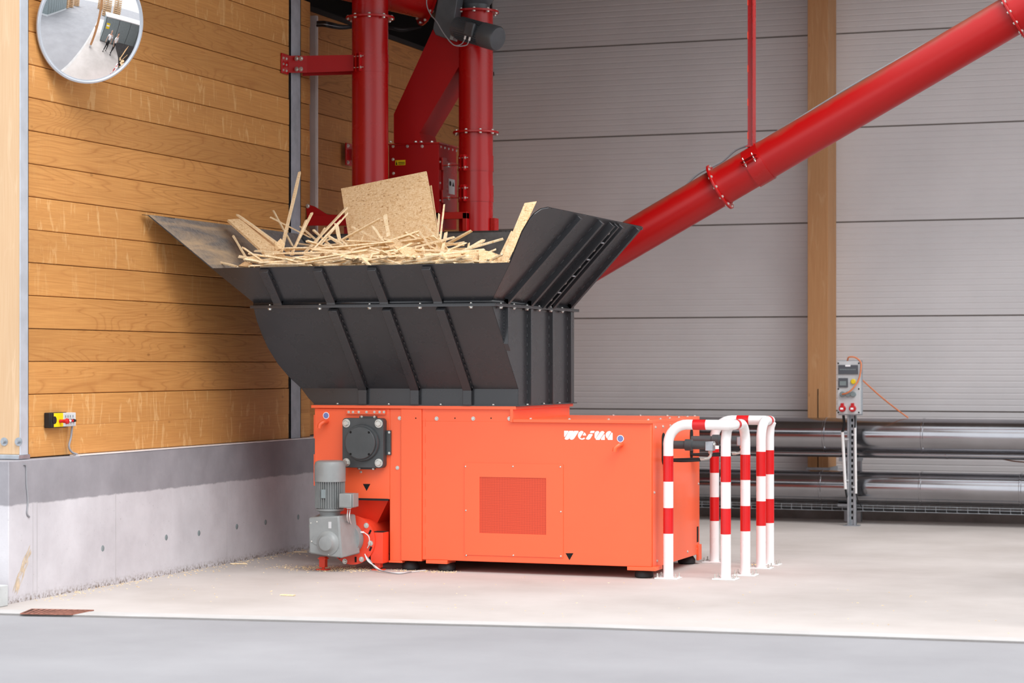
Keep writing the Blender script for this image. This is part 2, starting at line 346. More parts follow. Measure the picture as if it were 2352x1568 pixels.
struct(MB().box(-4.64, -4.44, 13.2, YB, 5.36, 5.5).build('trim_beam', 'glulam'))
struct(MB().box(-8.6, 1.0, 12.94, 13.14, 5.0, 5.5).build('added_front_beam', 'glulam'))  # unseen front beam, added to cut the light reaching deep inside
tb = MB(); tb.box(-9.2, XB + .02, 16.73, YB, 4.62, 4.66); struct(tb.build('trim_2', 'attic_shade')); struct(MB().box(-9.7, XB - .001, YB - .03, YB, 4.6, 5.5).build('recess_shade_sheet', 'attic_shade'))  # dark sheets with the recess shade put into their colour
# end post and its flashing
o = thing('timber_post', (-8.1, 12.3, .93), 'pale spruce post standing on the end of the concrete wall', 'post')
Y45 = at(45, 500, X=-7.9).y; Y62 = at(62, 500, X=-7.905).y
MB().box(-8.55, -7.9, Y45, Y45 + .1, .955, 5.5).build('timber', 'post', o, bevel=.004)
MB().box(-8.6, -7.88, Y45 - .04, Y62, .925, .955).build('base_plate', 'galv', o, bevel=.003)
for px in (10, 43): inst('anchor_washer', MB().lathe((0, 0, 0), (0, 0, 1), [(.028, 0), (.028, .004), (.012, .004), (.012, .03)], 20).mesh('anchor_washer', 'galv'), o, at(px, 1014, Y=Y45), (0, -1, 0))
fl = MB(); fl.box(-7.899, -7.893, Y45 - .002, Y62, .95, 5.5); fl.box(-7.94, -7.893, Y62 - .006, Y62, .95, 5.5); fl.build('corner_flashing', 'galv_light', o)
# back wall of sandwich panels, each panel its own
wb = bpy.data.objects.new('wall_back', None); S.collection.objects.link(wb); wb['kind'] = 'structure'; ORG['wall_back'] = Vector((0, 0, 0))
def panel_mesh(L, h=.945):
    prof = []; n = 16; g = .008; d = .003
    prof.append((0.03, 0))
    prof.append((0, .006))
    for i in range(1, n):
        z = h * i / n; prof += [(0, z - g), (d, z - g * .5), (d, z + g * .5), (0, z + g)]
    prof += [(0, h - .006), (.03, h)]; k = len(prof)
    vs = [(0, y, z) for y, z in prof] + [(L, y, z) for y, z in prof]
    return MB().add(vs, [(i, i + k, i + 1 + k, i + 1) for i in range(k - 1)]).mesh('panel', 'panel', ang=15)
PL1 = panel_mesh(3.56); PL2 = panel_mesh(7.0)
for k in range(-1, 6):
    z = 1.078 + .95 * k
    inst('panel', PL1, wb, (-8.2, YB, z)); inst('panel', PL2, wb, (-4.62, YB, z))
MB().box(-9.7, 2.5, YB + .012, YB + .1, .1, 5.5).build('panel_core', 'joint', wb)
pb = MB(); pb.box(-8.0, 2.5, 21.5, YB + .1, -.1, .30); struct(pb.build('trim_plinth_back', 'plinth_back'))
cl = thing('timber_column', (-4.56, 21.45, .5), 'glued laminated timber column in front of the panel wall', 'column')
cm = MB(); cm.box(-4.642, -4.436, 21.35, YB, .52, 5.36); cm.build('timber', 'glulam', cl, bevel=.003)
MB().box(-4.542, -4.534, 21.346, 21.352, .52, 1.3).build('slot', 'hole', cl)
MB().box(-4.66, -4.42, 21.36, YB, .40, .52).build('steel_shoe', 'galv', cl)
MB().box(-4.55, -4.52, 21.343, 21.347, .98, 1.0)
# drain grate and small block
gr = thing('drain_grate', at(140, 1404, Z=0), 'rusty slotted drain grate at the slab edge beside the concrete wall', 'grate')
ga, gb_, gc, gd = (at(x, y, Z=.004) for x, y in ((47, 1409), (73, 1398.5), (215, 1401), (165, 1411)))
fr = MB()
for p, q in ((ga, gb_), (gb_, gc), (gc, gd), (gd, ga)): fr.cyl(p, q, .004, 6)
fr.build('frame', 'rust', gr); MB().prism([ga - Vector((0, 0, .003)), gd - Vector((0, 0, .003)), gc - Vector((0, 0, .003)), gb_ - Vector((0, 0, .003))], (0, 0, .0015)).build('pit', 'hole', gr)
for i in range(1, 11):
    t = i / 11; p_, q_ = lerp(ga, gd, t), lerp(gb_, gc, t); dx_ = Vector((.011, 0, 0)); MB().prism([p_ - dx_, p_ + dx_, q_ + dx_, q_ - dx_], (0, 0, .0015)).build('bar', 'rust', gr)
bl = MB(); b0 = at(19, 1391, Z=0); bl.box(b0.x - .45, b0.x, b0.y - .5, b0.y, 0, .135)
tag(bl.build('concrete_block', 'block', bevel=.006, org=(b0.x - .2, b0.y - .25, 0)), 'small grey concrete block lying at the foot of the timber post wall', 'block')

# ------------------------------------------------------------------ shredder
SH = thing('shredder', (-5.75, 15.73, 0), 'large orange industrial shredder with an anthracite hopper full of wood', 'shredder')
YF = 15.08; YR = 16.38; XL = -7.09; XM = -6.468; XP0 = -6.373; XP1 = -6.205; XR = -4.42
hb = MB()
hb.box(XL, XM, YF, YR, .53, 1.21); hb.box(XM, XP0, YF, YR, .068, 1.21); hb.build('end_housing', 'orange', SH, bevel=.004)
MB().box(XP0, XP1, YF - .012, YR, .072, 1.212).build('pillar', 'orange', SH, bevel=.004)
MB().box(XP1, XR, YF, YR, .084, 1.125).build('machine_housing', 'orange', SH, bevel=.005)
MB().box(XP1, -5.475, YF, YR, 1.12, 1.215).build('chamber_frame', 'orange', SH, bevel=.003)
MB().box(XL - .02, -5.452, YF - .022, YR + .02, 1.212, 1.236).build('frame_flange', 'orange', SH, bevel=.003)
ld = MB(); ld.box(-5.475, XR + .006, YF - .024, YR + .01, 1.118, 1.143); ld.build('top_cover', 'orange', SH, bevel=.004)
MB().box(-5.497, -5.475, YF - .024, YF - .001, 1.118, 1.215).build('cover_upright', 'orange', SH, bevel=.003)
sp = MB(); sp.box(XR, XR + .006, YF + .02, YR + .004, .075, 1.12); spo = sp.build('side_plate', 'orange', SH, bevel=.002)
bolts(spo, [(XR + .006, YF + .08 + i * .195, 1.09) for i in range(7)], (1, 0, 0), .9)
bolts(spo, [(XR + .006, YF + .05, .62), (XR + .006, YR - .03, .62), (XR + .006, YF + .12, .12), (XR + .006, YR - .35, .12), (XR + .006, YR - .06, .12)], (1, 0, 0), .8)
MB().box(XR + .0, XR + .02, YR - .07, YR + .02, .03, .15).build('corner_bracket', 'orange', SH, bevel=.003)
MB().box(XR + .0062, XR + .0075, YR - .075, YR - .03, .17, .29).build('cut_out', 'hole', SH, bevel=.0)
bolts(SH, [(-5.35 + i * .3, YF + .02, 1.143) for i in range(4)] + [(-5.1 + i * .22, YR - .04, 1.143) for i in range(4)] + [(XR - .02, YF + .3 + i * .25, 1.143) for i in range(4)], (0, 0, 1), .9)
bolts(SH, [at(px, 961, Y=YF) for px in (1003, 1087, 1170)], (0, -1, 0), 1.15)
bolts(SH, [at(918, 960, Y=YF), at(913, 1074, Y=YF)], (0, -1, 0), 1.1)
for px, py in ((955, 960), (1045, 960), (1128, 960)): inst('drill_hole', MB().lathe((0, 0, 0), (0, 0, 1), [(.005, 0), (.005, .0006)], 10).mesh('drill_hole', 'hole'), SH, at(px, py, Y=YF - (.0125 if px < 970 else .0005)), (0, -1, 0))
# skid pads and rubber feet
ft = MB().lathe((0, 0, 0), (0, 0, 1), [(.055, 0), (.068, .008), (.068, .035), (.052, .06)], 28).mesh('rubber_foot', 'black')
for x, y, pw in ((-6.33, YF + .085, .0), (-6.04, YF + .085, .17), (XR - .08, YF + .085, .19), (XR - .08, YR - .06, .0), (-6.33, YR - .08, 0), (-6.04, YR - .08, 0)):
    inst('rubber_foot', ft, SH, (x, y, 0), sc=1)
for x0, x1 in ((-6.17, -6.0), (-4.60, -4.385)): MB().box(x0, x1, YF - .012, YF + .17, .058, .085).build('foot_pad', 'orange', SH, bevel=.003)
MB().box(XM - .005, XP0 + .01, YF - .01, YF + .17, .055, .07).build('foot_pad', 'orange', SH, bevel=.003)
MB().box(-6.2, XR - .05, YF + .03, YR, .086, .1).build('underframe', 'hole', SH)
# vent panel
vp = MB()
x0, x1, z0, z1 = -5.862, -5.09, .132, .815; a0, a1, c0, c1 = -5.743, -5.22, .297, .712
for q in ((x0, x1, z0, c0), (x0, x1, c1, z1), (x0, a0, c0, c1), (a1, x1, c0, c1)): vp.box(q[0], q[1], YF - .006, YF, q[2], q[3])
vo_ = vp.build('vent_panel', 'orange', SH); MB().box(a0, a1, YF - .003, YF - .001, c0, c1).build('perforated_sheet', 'orange_mesh', vo_)
bolts(vo_, [at(px, py, Y=YF - .006) for px, py in ((1069, 1071), (1178, 1071), (1287, 1072), (1070, 1172), (1288, 1175), (1071, 1275), (1179, 1275), (1288, 1277))], (0, -1, 0), .75, DOME, 'screw')
# front seam welds
wd = MB()
for i in range(9): wd.box(XP1 + .022, XP1 + .028, YF - .003, YF, .12 + i * .12, .18 + i * .12)
w2 = wd.build('weld_seam', 'orange', SH); w2['kind'] = 'stuff'
# lettering on the front
def lx(x, y): return at(1280 + x / 13.067, 970 + y / 13.067, Y=YF - .0015)
letters = [[[(205, 248), (325, 248), (333, 275), (222, 438), (205, 420)], [(355, 250), (475, 250), (490, 275), (360, 480), (320, 512), (270, 518), (235, 505), (220, 480)], [(505, 250), (625, 250), (640, 275), (505, 480), (465, 512), (420, 518), (385, 505), (370, 480)]],
    [[(790, 290), (760, 258), (730, 250), (690, 262), (650, 295), (622, 350), (620, 410), (640, 460), (680, 500), (740, 520), (790, 508), (835, 480), (800, 448), (775, 468), (740, 478), (705, 470), (685, 452)], [(815, 295), (850, 335), (867, 390), (770, 390), (762, 370)]],
    [[(1000, 258), (1020, 250), (1110, 250), (1122, 268), (1095, 318), (990, 318), (980, 295)], [(950, 345), (1050, 345), (1062, 370), (985, 490), (950, 512), (910, 515), (870, 500), (858, 480)]],
    [[(1265, 290), (1235, 258), (1190, 255), (1140, 280), (1120, 330), (1120, 450), (1145, 485)], [(1410, 290), (1390, 262), (1345, 255), (1300, 275), (1150, 490), (1165, 522), (1270, 522), (1418, 300)], [(1405, 350), (1425, 370), (1425, 522), (1320, 522), (1308, 490)]],
    [[(1620, 285), (1590, 262), (1555, 255), (1500, 275), (1455, 330), (1448, 390), (1465, 440), (1500, 480)], [(1635, 298), (1660, 320), (1660, 522), (1525, 522), (1505, 490)]]]
for L in letters:
    mb = MB()
    for s_ in L: mb.prism([lx(x, y) for x, y in s_], (0, .0014, 0))
    mb.build('logo_letter', 'print_white', SH, smooth=False)
for px, py, w_, h_ in ((842, 1111, 8.5, 16), (1308, 1270, 9, 16)):
    MB().prism([at(px - w_, py, Y=YF - .0012), at(px + w_, py, Y=YF - .0012), at(px, py + h_, Y=YF - .0012)], (0, .001, 0)).build('triangle_mark', 'hole', SH, smooth=False)
for px, py in ((749, 954), (1425, 1007)):
    P = at(px, py, Y=YF); MB().lathe(P, (0, -1, 0), [(.026, 0), (.026, .001)], 28).build('round_label', 'print_white', SH); MB().lathe(P, (0, -1, 0), [(.0215, .001), (.0215, .0016)], 28).build('label_symbol', 'lilac', SH)
    H0 = at(px + 2, py + 14, Y=YF); kn = MB(); kn.sweep(bez([H0, H0 + Vector((.0, -.05, -.0)), H0 + Vector((-.022, -.075, -.02)), H0 + Vector((-.028, -.078, -.048))]), .0165, 12); kn.build('lifting_hook', 'orange', SH)
# bearing block
def rr(cx, cz, hw, hh, r, y):
    out = []
    for sx, sz, a in ((1, 1, 0), (-1, 1, 90), (-1, -1, 180), (1, -1, 270)):
        for k in range(6): t = R(a + 18 * k); out.append(Vector((cx + sx * (hw - r) + r * math.cos(t), y, cz + sz * (hh - r) + r * math.sin(t))))
    return out
bc = at(833, 1017, Y=YF - .07); BX, BZ = bc.x, bc.z
bb = MB(); bb.prism(rr(BX, BZ, .168, .187, .028, YF - .07)[::-1], (0, .068, 0)); bbo = bb.build('bearing_block', 'darkgrey', SH, bevel=.004)
MB().lathe((BX + .0, YF - .07, BZ + .002), (0, -1, 0), [(.138, 0), (.138, .02), (.134, .028), (.122, .028), (.122, .05), (.118, .054)], 48).build('bearing_cover', 'darkgrey', bbo)
for sx in (-1, 1):
    for sz in (-1, 1):
        inst('bolt', BOLT, bbo, (BX + sx * .133, YF - .07, BZ + sz * .148), (0, -1, 0), 2.4)
        inst('screw', MB().lathe((0, 0, 0), (0, 0, 1), [(.009, 0), (.009, .001)], 14).mesh('screw', 'hole'), bbo, (BX + sx * .075, YF - .1245, BZ + sz * .082), (0, -1, 0))
tb = MB(); tb.box(BX + .172, BX + .206, YF - .02, YF - .001, BZ - .09, BZ + .095); tb.box(BX - .065, BX + .075, YF - .02, YF - .001, BZ - .2, BZ - .18); tb.box(BX - .05, BX + .09, YF - .02, YF - .001, BZ + .18, BZ + .2); tb.build('keeper_plate', 'darkgrey', bbo)
bolts(bbo, [(BX + .195, YF - .02, BZ + z) for z in (.08, -.075)] + [(BX + x, YF - .02, BZ - .195) for x in (-.05, .065)] + [(BX + x, YF - .02, BZ + .196) for x in (-.03, .075)] + [(BX - .045, YF, BZ - .222)], (0, -1, 0), .7)
rs = at(797, 941, Y=YF); re_ = at(887, 952, Y=YF); rso = MB().box(rs.x, re_.x, YF - .016, YF, re_.z, rs.z).build('bolted_strip', 'orange', SH, bevel=.002)
bolts(rso, [at(px, 946, Y=YF - .016) for px in (801, 811, 824, 842, 860, 872, 882)], (0, -1, 0), .75)
MB().box(XL - .012, XL, YF + .01, YF + .25, .98, 1.16).build('end_plate', 'orange', SH); MB().box(XL - .012, XL, YF + .01, YF + .25, .62, .86).build('end_plate', 'orange', SH)
# discharge chute and auger under the end housing
ch = MB(); c1_, c2_, c3_, c4_ = at(770, 1147, Y=YF + .06), at(893, 1147, Y=YF + .06), at(858, 1218, Y=YF + .16), at(775, 1218, Y=YF + .16)
ch.prism([c1_, c4_, c3_, c2_], (0, .4, 0)); ch.build('discharge_chute', 'auger_red', SH)
MB().box(XL + .1, XM - .01, YF + .0, YF + .02, .518, .534).build('rubber_seal', 'black', SH)
MB().box(XL, XM, YF + .62, YR, .05, .53).build('notch_shade_block', 'hole', SH)  # black block standing in for the shade inside the open notch
ax = at(808, 1240, Y=14.96); AX, AZ = ax.x, ax.z
au = MB(); au.lathe((AX, 14.965, AZ), (0, 1, 0), [(.185, 0), (.185, .014), (.165, .014), (.165, .12), (.15, .12), (.15, 1.2)], 44); auo = au.build('auger_tube', 'auger_red', SH)
for dx, dz in ((.12, .115), (.155, -.02), (.08, -.145), (-.06, -.165)): inst('bolt', BOLT, auo, (AX + dx * .98, 14.965, AZ + dz * .98), (0, -1, 0), 1.5)
for dx, dz, s_ in ((.14, .05, .8), (.145, -.075, .8), (.03, -.165, 1.6), (-.1, -.14, 2.3)): MB().cyl((AX + dx, 14.966, AZ + dz), (AX + dx + .02 * math.cos(s_), 14.966, AZ + dz + .04 * math.sin(s_)), .008, 8).build('slot', 'hole', auo)
p0 = at(851, 1222, Y=14.98); p1 = at(879, 1294, Y=14.98)
MB().box(p0.x, p1.x, 14.98, 15.1, p1.z, p0.z).build('support_post', 'auger_red', SH, bevel=.003); MB().box(p0.x + .002, p1.x - .002, 14.985, 15.095, p0.z, p0.z + .003).build('post_cap', 'hole', SH)
MB().box(p0.x - .1, p0.x, 15.0, 15.08, p0.z - .12, p0.z - .02).build('support_plate', 'auger_red', SH)
for x, y in ((p0.x + .045, 15.03), (at(740, 1300, Y=14.88).x, 14.9)):
    fo = MB(); fo.box(x - .024, x + .024, y - .024, y + .024, .02, .1); fo.box(x - .045, x + .045, y - .035, y + .035, 0, .008); fo.box(x - .032, x + .032, y - .03, y + .03, .082, .092); fo.cyl((x, y, .0), (x, y, .03), .012, 10); fo.build('auger_foot', 'auger_red', SH, bevel=.002)
# gear motor
gm = bpy.data.objects.new('gear_motor', None); S.collection.objects.link(gm); gm.parent = SH; ORG[gm.name] = origin(SH)
gx = at(758, 1080, Y=14.83); GX = gx.x; GY = 14.83
zz = lambda py: at(758, py, Y=GY).z
fc = MB(); fc.lathe((GX, GY, zz(1105)), (0, 0, 1), [(.117, 0), (.117, zz(1068) - zz(1105)), (.108, zz(1060) - zz(1105)), (.085, zz(1057) - zz(1105)), (.05, zz(1057.5) - zz(1105))], 36); fc.build('fan_cover', 'motor', gm)
mbdy = MB(); zb, zt = zz(1170), zz(1104); mbdy.cyl((GX, GY, zb), (GX, GY, zt), .094, 32); mbdy.lathe((GX, GY, zb - .012), (0, 0, 1), [(.09, 0), (.105, .008), (.105, .02), (.094, .024)], 32); mbdy.build('motor_body', 'motor', gm)
fn = MB()
for i in range(40):
    a = 2 * math.pi * i / 40; c, s_ = math.cos(a), math.sin(a); n_ = Vector((c, s_, 0)); t_ = Vector((-s_, c, 0)) * .0022; C = Vector((GX, GY, 0))
    q = [C + n_ * .09 - t_, C + n_ * .113 - t_, C + n_ * .113 + t_, C + n_ * .09 + t_]
    fn.hexa([p + Vector((0, 0, zb + .015)) for p in q] + [p + Vector((0, 0, zt)) for p in q])
fno = fn.build('cooling_fins', 'motor', gm); fno['kind'] = 'stuff'
MB().box(GX - .02, GX + .014, GY - .118, GY - .108, zz(1142), zz(1122)).build('motor_plate', 'socketgrey', gm, bevel=.002)
tx = at(802, 1147, Y=GY - .06); MB().box(tx.x - .06, tx.x + .045, GY - .12, GY - .01, zz(1163), zz(1130)).build('terminal_box', 'motor', gm, bevel=.01)
MB().box(tx.x + .047, tx.x + .057, GY - .115, GY - .015, zz(1161), zz(1130)).build('terminal_lid', 'motor', gm, bevel=.004)
nk = MB(); nk.lathe((GX, GY, zz(1190)), (0, 0, 1), [(.10, 0), (.098, .012), (.075, .025), (.08, .055), (.098, .065), (.098, .075)], 32); nk.build('motor_neck', 'motor', gm)
gl, gr_, gt, gbm = at(711, 1180, Y=GY - .1).x, at(789, 1180, Y=GY - .1).x, zz(1181), at(750, 1281, Y=GY - .12).z
gb2 = MB(); gb2.hexa([(gl + .004, GY - .12, gbm + .03), (gr_ - .005, GY - .12, gbm), (gr_ + .05, GY + .1, gbm + .02), (gl, GY + .1, gbm + .03), (gl, GY - .12, gt - .02), (gr_ - .03, GY - .12, gt), (gr_ + .01, GY + .1, gt), (gl, GY + .1, gt)])
gb2.build('gearbox', 'motor', gm, bevel=.012)
B = at(753, 1247, Y=GY - .12); bo = MB(); bo.lathe(B, (0, -1, 0), [(.092, 0), (.09, .006), (.078, .012), (.066, .02), (.058, .036), (.052, .048), (.044, .05)], 36); bo.build('output_boss', 'motor', gm)
B2 = at(727, 1240, Y=GY - .12); MB().lathe(B2, (0, -1, 0), [(.036, 0), (.034, .004)], 24).build('side_boss', 'motor', gm)
rbm = MB(); rbm.box(gl - .008, gl + .03, GY - .1, GY - .02, zz(1212), zz(1203)); rbm.box(gl - .006, gl + .03, GY - .1, GY - .02, zz(1268), zz(1258)); rbm.build('casting_rib', 'motor', gm, bevel=.005)
bolts(gm, [at(714, 1201, Y=GY - .12), at(728, 1198, Y=GY - .12), at(716, 1243, Y=GY - .121), at(755, 1273, Y=GY - .125), at(756, 1227, Y=GY - .126)], (0, -1, 0), .5)
MB().box(at(761, 1200, Y=GY - .121).x, at(770, 1200, Y=GY).x, GY - .1215, GY - .119, at(760, 1213, Y=GY - .12).z, at(760, 1198, Y=GY - .12).z).build('type_plate', 'boxgrey', gm)
MB().lathe((AX - .03, 14.9, AZ + .01), (0, 1, 0), [(.12, 0), (.125, .03), (.125, .064)], 36).build('output_flange', 'motor', gm)
glm = MB(); 
for px in (799, 804): P = at(px, 1168, Y=GY - .06); glm.lathe(P, (0, 0, 1), [(.008, 0), (.011, .006), (.011, .018)], 10)
glm.build('cable_gland', 'white', gm)
for k, px in enumerate((799, 804)):
    P = at(px, 1170, Y=GY - .06); q = [P, P + Vector((0, -.01, -.06)), at(px + 4, 1208, Y=14.9), at(px + 12, 1220, Y=14.92), at(836, 1221 + k * 2, Y=14.95)]
    MB().sweep(bez(q), .0042, 8).build('motor_cable', 'cable_white', gm)
for k in range(3):
    q = [at(838, 1272 + k, Y=14.95), at(845 + k * 3, 1288, Y=14.92), at(862, 1300 + k * 2, Y=14.9), at(880, 1311, Z=.006 + k * .004), at(915, 1315 + k, Z=.005), at(945, 1313, Z=.005), at(978, 1309, Z=.005)]
    MB().sweep(bez(q), .0042, 8).build('supply_cable', 'cable_white' if k < 2 else 'cable_grey', SH)
q = [at(836, 1222, Y=14.95), at(847, 1232, Y=14.93), at(848, 1248, Y=14.94), at(844, 1258, Y=14.955)]; MB().sweep(bez(q), .004, 8).build('supply_cable', 'cable_white', SH)
# hydraulic cylinders out of the end face
for (py0, yc, zc, x1) in ((1029, at(1519, 1022, X=XR).y + .03, at(1519, 1021, X=XR).z, .36), (1010, at(1583, 1010, X=XR).y + .04, at(1583, 1010, X=XR).z, .40)):
    po = [Vector((XR + .008, yc + .042 * math.cos(t) , zc - .03 + (.075 if math.sin(t) > 0 else -.075) + .042 * math.sin(t))) for t in [2 * math.pi * k / 24 + .01 for k in range(24)]]
    MB().prism(po, (.001, 0, 0)).build('cylinder_opening', 'hole', SH)
    hc = bpy.data.objects.new('hydraulic_cylinder', None); S.collection.objects.link(hc); hc.parent = SH; ORG[hc.name] = origin(SH)
    MB().lathe((XR - .1, yc, zc), (1, 0, 0), [(.03, 0), (.03, .27), (.042, .275), (.042, .325), (.031, .33), (.031, x1 + .08)], 24).build('barrel', 'darkgrey', hc)
    MB().box(XR + x1 - .03, XR + x1 + .03, yc - .032, yc + .032, zc - .04, zc + .028).build('port_block', 'galv', hc, bevel=.004)
    MB().lathe((XR + x1 + .02, yc - .01, zc + .008), (1, -.4, 0), [(.014, 0), (.014, .02), (.01, .026)], 6).build('plug', 'bolt', hc)
    el = MB(); el.sweep(bez([(XR + x1 + .005, yc - .01, zc - .035), (XR + x1 + .005, yc - .01, zc - .075), (XR + x1 - .02, yc - .01, zc - .095), (XR + x1 - .08, yc - .01, zc - .098)]), .0105, 10)
    el.lathe((XR + x1 + .005, yc - .01, zc - .06), (0, 0, 1), [(.016, 0), (.016, .02)], 6); el.lathe((XR + x1 - .07, yc - .01, zc - .098), (1, 0, 0), [(.014, 0), (.014, .03)], 6); el.build('elbow_fitting', 'bolt', hc)
    for dz in (0, -.012): MB().sweep(bez([(XR + x1 - .07, yc - .012, zc - .098 + dz), (XR + .15, yc - .015 + dz, zc - .105 + dz), (XR - .02, yc - .02, zc - .112)]), .009, 10).build('hose', 'black', hc)

# hopper
HL = -5.441
hl = bpy.data.objects.new('lower_hopper', None); S.collection.objects.link(hl); hl.parent = SH; ORG[hl.name] = origin(SH)
Z0, Z1, Z2, Z3, Z4, Z5 = 1.236, 1.364, 1.967, 2.005, 2.25, 2.62; Y1 = 14.53; Y2 = 14.277
curve = [(-7.328, 14.53, 1.967), (-7.345, 14.614, 1.875), (-7.352, 14.702, 1.779), (-7.343, 14.80, 1.668), (-7.315, 14.91, 1.55), (-7.267, 15.0, 1.452), (-7.20, 15.08, 1.364)]
low = [(-7.14, 15.08, 1.29), (-7.085, 15.08, 1.24)]
MB().face([(HL, 15.08, 1.364)] + [(HL, Y1, Z2)] + curve).build('front_sheet', 'dark', hl, solid=.005, smooth=False)
MB().face([(HL, 15.08, Z0), (HL, 15.08, Z1), (-7.20, 15.08, Z1)] + low).build('front_foot_strip', 'dark', hl, solid=.005, smooth=False)
ls = MB(); cv = [Vector(p) for p in curve + low]
for a, b in zip(cv[:-1], cv[1:]): ls.face([a, (a.x, YR, a.z), (b.x, YR, b.z), b])
ls.build('curved_side_sheet', 'dark', hl, solid=.005)
MB().face([(HL, 15.08, Z0), (HL, YR, Z0), (HL, YR, Z2), (HL, Y1, Z2), (HL, 15.08, Z1)]).build('side_sheet', 'dark', hl, solid=.005, smooth=False)
MB().face([(HL, YR, Z0), (HL, YR, Z2), (-7.328, YR, Z2), (-7.09, YR, Z0)]).build('rear_sheet', 'dark', hl, solid=.005, smooth=False)
MB().box(-7.09, HL + .02, 15.06, YR + .02, Z0, Z0 + .008).build('foot_flange', 'dark', hl)
bolts(hl, [at(px, 0, Y=15.06) * Vector((1, 1, 0)).to_2d().length * 0 + Vector((at(px, 930, Y=15.065).x, 15.068, Z0 + .008)) for px in (775, 893, 1012, 1133)], (0, 0, 1), .9)
bolts(hl, [(HL + .012, 15.25 + i * .37, Z0 + .008) for i in range(3)], (0, 0, 1), .9)
nf = Vector((0, -(Z2 - Z1), -(15.08 - Y1))).normalized()   # outward normal of the leaning front
def front_rib(xc, a, b, w_=.07, t=.035, parent=None, extra=None):
    a = Vector((xc, a[0], a[1])); b = Vector((xc, b[0], b[1])); d = (b - a).normalized(); n_ = d.cross(Vector((1, 0, 0))); n_ = n_ if n_.y < 0 else -n_
    h = Vector((w_ / 2, 0, 0)); return MB().hexa([a - h, a + h, a + h + n_ * .0, a - h + n_ * .0, b - h, b + h, b + h, b - h]) if 0 else MB().hexa([a - h + n_ * t, a + h + n_ * t, a + h, a - h, b - h + n_ * t, b + h + n_ * t, b + h, b - h])
def welds(parent, a, b, n_, off, k=14):
    mb = MB()
    for i in range(k):
        p = lerp(a, b, (i + .2) / k) + off; q = lerp(a, b, (i + .55) / k) + off; mb.cyl(p, q, .0035, 5)
    o = mb.build('weld_seam', 'dark', parent); o['kind'] = 'stuff'
for px in (831, 951, 1072):
    x = at(px, 905, Y=15.04).x
    front_rib(x, (15.08, Z1), (Y1, Z2 - .01)).build('rib', 'dark', hl, bevel=.003)
    MB().box(x - .035, x + .035, 15.045, 15.08, Z0 + .008, Z1 + .01).build('rib_foot', 'dark', hl, bevel=.003)
    welds(hl, Vector((x + .04, 15.07, Z1)), Vector((x + .04, Y1 + .02, Z2 - .03)), 0, Vector((0, -.004, -.004)))
for px in (1161, 1214, 1264, 1306):
    y = at(px, 760, X=HL + .015).y; z0_ = Z0 + .008
    zlow = max(z0_, 1.364 - (y - 15.08) * 1.096) if y < 15.08 else z0_
    zb_ = [max(z0_, 1.364 + (15.08 - q) * 1.096 - .012) for q in (y, y + .045)]
    MB().hexa([(HL, y, zb_[0]), (HL + .036, y, zb_[0]), (HL + .036, y + .045, zb_[1]), (HL, y + .045, zb_[1]), (HL, y, Z2 - .01), (HL + .036, y, Z2 - .01), (HL + .036, y + .045, Z2 - .01), (HL, y + .045, Z2 - .01)]).build('side_rib', 'dark', hl, bevel=.002)
    welds(hl, Vector((HL + .002, y - .002, zlow)), Vector((HL + .002, y - .002, Z2 - .02)), 0, Vector((.003, -.002, 0)), 10)
fgz = MB(); fgz.box(-7.345, HL + .035, Y1 - .03, Y1 + .004, Z2 - .008, Z2 + .008); fgz.box(HL, HL + .035, Y1, YR + .03, Z2 - .008, Z2 + .008); fgz.build('middle_flange', 'dark', hl, bevel=.001)
fgz = MB(); fgz.box(-7.345, HL + .035, Y1 - .03, Y1 + .004, Z2 + .0085, Z2 + .014); fgz.box(HL, HL + .035, Y1, YR + .03, Z2 + .0085, Z2 + .014)
for px in (620, 735, 849, 965, 1082): P = at(px, 705, Y=Y1 - .018); bolts(hl, [(P.x, Y1 - .018, Z2 + .014)], (0, 0, 1), .8); bolts(hl, [(P.x, Y1 - .018, Z2 - .008)], (0, 0, -1), 1.35)
for px in (1150, 1180, 1210, 1238, 1265, 1291): P = at(px, 710, X=HL + .022); bolts(hl, [(HL + .022, P.y, Z2 + .014)], (0, 0, 1), .8); bolts(hl, [(HL + .022, P.y, Z2 - .008)], (0, 0, -1), 1.35)
hu = bpy.data.objects.new('upper_hopper', None); S.collection.objects.link(hu); hu.parent = SH; ORG[hu.name] = origin(SH)
fgz.build('middle_flange', 'dark', hu)
BLp = Vector((-7.328, Y1, Z3)); TLp = Vector((-7.542, Y2, Z4)); BRp = Vector((HL, Y1, Z3)); TRp = Vector((-5.209, Y2, Z4 + .005))
MB().face([(HL, Y1, Z2 + .014), (HL, Y1, Z3), (-7.328, Y1, Z3), (-7.335, Y1, Z2 + .014)]).build('lower_strip', 'dark', hu, solid=.005)
MB().face([(HL, Y1, Z2 + .014), (HL, YR, Z2 + .014), (HL, YR, Z3), (HL, Y1, Z3)]).build('lower_strip', 'dark', hu, solid=.005)
